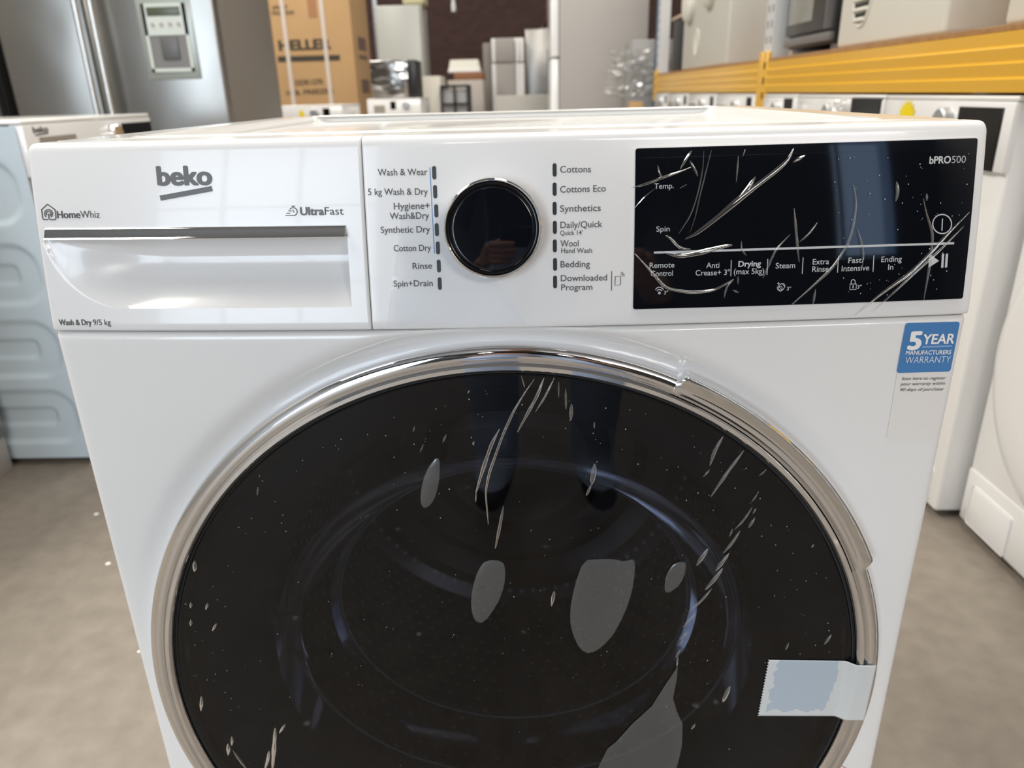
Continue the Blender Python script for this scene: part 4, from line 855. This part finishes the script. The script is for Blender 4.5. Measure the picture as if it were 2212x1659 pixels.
tag(box('packing_box', -.80, -.55, 7.445, 7.68, .315, .92, mat('grey_box', (.42, .42, .43), .6), None, .004), 'pale grey box held inside the wire trolley', 'box')
tag(box('oven_unit', -.80, -.42, 8.0, 8.5, 0, 1.01, mat('oven_pale', (.45, .41, .37), .4), None, .01), 'pale cabinet behind the wire trolley', 'cabinet')
tag(box('wood_box', -.73, -.42, 8.02, 8.46, 1.0105, 1.085, BROWN, None, .004), 'brown wooden tray on the pale cabinet behind the trolley', 'box')
CK = thing('cooktop_hood', 'white rounded hood lying on the brown wooden tray', 'hood', (-.62, 8.24, 1.0855), 0)
mk('hood_shell', [(-.17, -.2, 0), (.17, -.2, 0), (.17, .2, 0), (-.17, .2, 0), (-.145, -.165, .125), (.145, -.165, .125), (.145, .165, .125), (-.145, .165, .125)], [(0, 3, 2, 1), (0, 1, 5, 4), (1, 2, 6, 5), (2, 3, 7, 6), (3, 0, 4, 7), (4, 5, 6, 7)], CREAM, CK)
box('hood_rim', -.17, .17, -.205, .205, -.0005, .03, PLASTIC, CK, .006)
F3 = thing('fridge', 'slim grey fridge left of the shiny two door fridge', 'fridge', (-.40, 9.0, 0), 0)
box('cabinet', -.065, .03, .05, .6, 0, 1.42, GREYSIDE, F3, .004); box('door', -.065, .03, 0, .048, .03, 1.415, TAUPE, F3, .006)
SHINE = mat('polished_steel', (.72, .72, .70), .2, 1.0)
F4 = thing('fridge', 'two door fridge with bright white edges in the middle distance', 'fridge', (-.17, 8.9, 0), 0)
box('cabinet', -.19, .185, .05, .6, 0, 1.46, PLASTIC, F4, .004); box('door', -.19, .08, 0, .048, 1.20, 1.455, GREYSIDE, F4, .012, 3); box('door', -.19, .08, 0, .048, .03, 1.19, GREYSIDE, F4, .012, 3)
for xx in (-.165, .115, .165): boxes('edge_trim', [(xx-.024, xx+.024, -.012, .049, 1.2, 1.455), (xx-.024, xx+.024, -.012, .049, .03, 1.19)], PLASTIC, F4, .01)
F5 = thing('fridge', 'taller steel fridge right of the two door fridge', 'fridge', (.19, 9.3, 0), 0)
box('cabinet', -.16, .16, .05, .6, 0, 1.58, TAUPE, F5, .004); box('door', -.16, .155, 0, .048, .03, 1.575, STEEL, F5, .012, 3); tube('door_handle', [(.125, -.03, .4), (.125, -.03, 1.35)], .018, GALV, F5)
tag(box('chest_freezer', -.26, .245, 7.0, 7.55, 0, .848, mat('beige_enamel', (.40, .385, .35), .5), None, .012), 'low beige cabinet standing before the two door fridge', 'cabinet')
F6 = thing('fridge', 'tall fridge in the centre, flat grey side with a bright white door edge', 'fridge', (.216, 5.95, 0), -PI/2)
box('cabinet', -.35, .35, .066, .72, .02, 1.82, GREYSIDE, F6, .004); box('door', -.35, .35, 0, .062, 1.112, 1.82, PLASTIC, F6, .012, 3); box('door', -.35, .35, 0, .062, .04, 1.100, PLASTIC, F6, .012, 3)
tag(box('wrapped_cabinet', .76, 1.05, 5.14, 5.5, 0, 1.19, mat('wrapped_grey', (.30, .295, .285), .35), None, .01), 'grey cabinet beside the tall central fridge, wrapped in plastic', 'cabinet')
tag(box('carton', .735, .825, 4.95, 5.09, 0, .795, CARD, None, .004), 'small brown carton at the end of the washer row', 'carton')
CP = crumple('stretch_film', None, 0, 0, .42, .30, clear_mat('wrapfilm', (.9, .9, .9), .08, .12, 1.4, .12, (.8, .8, .8)), 0, .06)
CP.location = (.80, 5.12, .98); tag(CP, 'crumpled clear stretch film hanging on the grey cabinet', 'plastic film')
LP = thing('pendant_lamp', 'small white lamp hanging before the dark brick wall', 'lamp', (-.95, 11.0, 1.93), 0)
lathe('lamp_shade', [(0, 0), (.03, .01), (.035, .08), (.02, .16), (.012, .20), (0, .20)], PLASTIC, LP, (0, 0, 0), 20, axis='z'); tube('cord', [(0, 0, .2), (0, 0, ZC-1.93)], .006, CHARCOAL, LP)
tag(tube('hanging_cable', [(.36, 11, ZC), (.36, 11, 2.2), (.35, 10.99, 1.9), (.30, 10.97, 1.72), (.22, 10.95, 1.66)], .022, mat('cable_red', (.12, .05, .05), .5), None), 'dark red cable hanging in front of the brick wall', 'cable')
tag(box('support_post', -1.75, -1.70, 9.2, 9.26, 0, ZC, GALV, None, .003), 'thin grey steel post left of the tall white fridge', 'post')

# ------------------------------------------------------------------ the photographer, seen only mirrored in the dial and glass
def skin(verts, edges, rad, root=0, sub=2):
    me = bpy.data.meshes.new('s'); me.from_pydata(verts, edges, []); o = bpy.data.objects.new('s', me); COL.objects.link(o)
    o.modifiers.new('skin', 'SKIN'); ss = o.modifiers.new('sub', 'SUBSURF'); ss.levels = sub; ss.render_levels = sub
    for i, r in enumerate(rad):
        d = me.skin_vertices[0].data[i]; d.radius = r if isinstance(r, tuple) else (r, r); d.use_root = i == root
    dg = bpy.context.evaluated_depsgraph_get(); dg.update(); m2 = bpy.data.meshes.new_from_object(o.evaluated_get(dg)); bpy.data.objects.remove(o); return m2
def fuse(meshes, voxel):
    """one continuous skin from overlapping limbs"""
    bm = bmesh.new()
    for m2 in meshes: bm.from_mesh(m2); bpy.data.meshes.remove(m2)
    me = bpy.data.meshes.new('f'); bm.to_mesh(me); bm.free(); o = bpy.data.objects.new('f', me); COL.objects.link(o)
    r = o.modifiers.new('r', 'REMESH'); r.mode = 'VOXEL'; r.voxel_size = voxel
    sm = o.modifiers.new('s', 'SMOOTH'); sm.factor = .5; sm.iterations = 4
    dg = bpy.context.evaluated_depsgraph_get(); dg.update(); m3 = bpy.data.meshes.new_from_object(o.evaluated_get(dg)); bpy.data.objects.remove(o); bpy.data.meshes.remove(me)
    return m3
PHO = CAM-FWD*.012
def loc(r, u, f): return PHO+RIGHT*r+UP*u+FWD*f
def hand(mir):
    L = lambda r, u, f: tuple(loc(.118-r if mir else r, u, f))
    ms = []
    W1, W2 = L(-.100, -.150, -.085), L(-.082, -.112, -.048)
    ms.append(skin([W1, W2, L(-.066, -.085, -.024)], [(0, 1), (1, 2)], [(.028, .022), (.027, .020), (.030, .020)]))
    us = (-.031, -.048, -.065, -.080); ln = (.94, 1.0, .95, .80)
    for u_, l_ in zip(us, ln):
        K = L(-.054, u_-.004, -.004)
        ms.append(skin([W2, L(-.068, (u_-.10)/2-.006, -.026), K], [(0, 1), (1, 2)], [.016, .0145, .0118]))
        ms.append(skin([K, L(-.054+.034*l_, u_+.001, .0165), L(-.054+.058*l_, u_+.003, .0185), L(-.054+.079*l_, u_+.003, .0140)], [(0, 1), (1, 2), (2, 3)], [.0108, .0098, .0088, .0070]))
    ms.append(skin([W2, L(-.060, -.070, -.036), L(-.036, -.040, -.028), L(-.008, -.024, -.0150)], [(0, 1), (1, 2), (2, 3)], [.017, .0155, .0122, .0090]))
    return fuse(ms, .0024), W1
def person():
    x0 = .05
    V = [(x0, -1.14, .87), (x0, -1.07, .98), (x0, -.94, 1.12), (x0, -.83, 1.235), (x0, -.77, 1.285), (x0, -.73, 1.33)]
    Rr = [(.150, .115), (.135, .105), (.155, .115), (.105, .075), .055, .052]; Ed = [(0, 1), (1, 2), (2, 3), (3, 4), (4, 5)]
    hl, wl = hand(False); hr_, wr = hand(True)
    for sgn, w in ((-1, wl), (1, wr)):
        b = len(V); V += [(x0+sgn*.09, -1.13, .80), (x0+sgn*.115, -.97, .475), (x0+sgn*.11, -1.09, .10), (x0+sgn*.13, -.95, .045)]; Rr += [(.098, .105), .070, .052, (.044, .036)]
        Ed += [(0, b), (b, b+1), (b+1, b+2), (b+2, b+3)]
        b = len(V); V += [(x0+sgn*.18, -.83, 1.20), (x0+sgn*.25, -.80, .93), tuple(Vector(w)-(Vector((x0+sgn*.25, -.80, .93))-Vector(w))*.12)]; Rr += [.064, .050, .035]; Ed += [(3, b), (b, b+1), (b+1, b+2)]
    body = skin(V, Ed, Rr)
    bm = bmesh.new(); fm = []
    bm.from_mesh(body); bpy.data.meshes.remove(body)
    for co, no in (((0, 0, .93), (0, 0, 1)), ((0, 0, .085), (0, 0, 1)), ((x0, -.80, 1.275), (0, .35, 1))):
        bmesh.ops.bisect_plane(bm, geom=bm.verts[:]+bm.edges[:]+bm.faces[:], plane_co=co, plane_no=no)
    fm = [0]*len(bm.faces)
    for m2, k in ((hl, 1), (hr_, 1)): bm.from_mesh(m2); bpy.data.meshes.remove(m2); fm += [k]*(len(bm.faces)-len(fm))
    hc = Vector((x0, -.69, 1.41)); n0 = len(bm.faces); tilt = Matrix.Rotation(math.radians(-38), 3, 'X')
    g = bmesh.ops.create_uvsphere(bm, u_segments=32, v_segments=24, radius=1.0)
    for v in g['verts']:
        c = v.co.copy(); jaw = 1-.22*max(0, -c.z); p = Vector((c.x*.075*jaw, c.y*.098*(1-.10*max(0, -c.z)), c.z*.118))
        if c.y > .5:
            if abs(c.x) < .22 and -.32 < c.z < .12: p.y += .022*(1-abs(c.x)/.22)*(1-abs(c.z+.15)/.3)
            if .12 < abs(c.x) < .48 and .0 < c.z < .25: p.y -= .008
            if abs(c.x) < .35 and -.62 < c.z < -.48: p.y += .006
        if abs(c.x) > .93 and abs(c.z) < .25 and abs(c.y) < .3: p.x *= 1.16
        v.co = hc+tilt @ p
    fm += [2]*(len(bm.faces)-n0)
    me = bpy.data.meshes.new('person'); bm.faces.ensure_lookup_table()
    for f, k in zip(bm.faces, fm):
        c = f.calc_center_median(); f.smooth = True
        f.material_index = 2 if k else (2 if (c.z-1.275)+.35*(c.y+.80) > 0 and abs(c.x-x0) < .12 else 3 if c.z < .085 else 1 if c.y < -.86 and c.z < .93 and abs(c.x-x0) < .21 else 0)
    bm.to_mesh(me); bm.free()
    for m_ in (mat('jacket', (.018, .020, .026), .8), mat('jeans', (.38, .47, .66), .85), mat('skin', (.50, .27, .19), .5), mat('shoes', (.02, .02, .02), .5)): me.materials.append(m_)
    o = link(bpy.data.objects.new('person', me)); tag(o, 'person in dark jacket and blue jeans bending to the washer, hands mirrored in its dial', 'person')
    h = lathe('hair', [(.079, -.005), (.082, .03), (.076, .07), (.055, .105), (.02, .122), (0, .124)], mat('hair', (.03, .02, .015), .8), o, (0, 0, 0), 28, axis='z')
    for v in h.data.vertices: v.co = hc+tilt @ Vector((v.co.x, v.co.y*1.28-.012, v.co.z))
    return o
person()
PH = tag(box('phone', -.022, .140, -.0045, .0045, -.043, .016, mat('phone_black', (.006, .006, .007), .25, spec=.25), None, .004, 3), 'dark phone held by the person facing the washer', 'phone')
PH.matrix_world = Matrix(((RIGHT.x, FWD.x, UP.x, 0), (RIGHT.y, FWD.y, UP.y, 0), (RIGHT.z, FWD.z, UP.z, 0), (0, 0, 0, 1)))
PH.location = CAM-FWD*.012
tag(box('packing_bag', -1.30, -1.06, 8.54, 8.9, 1.7905, 1.93, mat('pale_yellow', (.62, .58, .36), .6), None, .03, 3), 'pale yellow packet lying on top of the tall white fridge', 'packet')
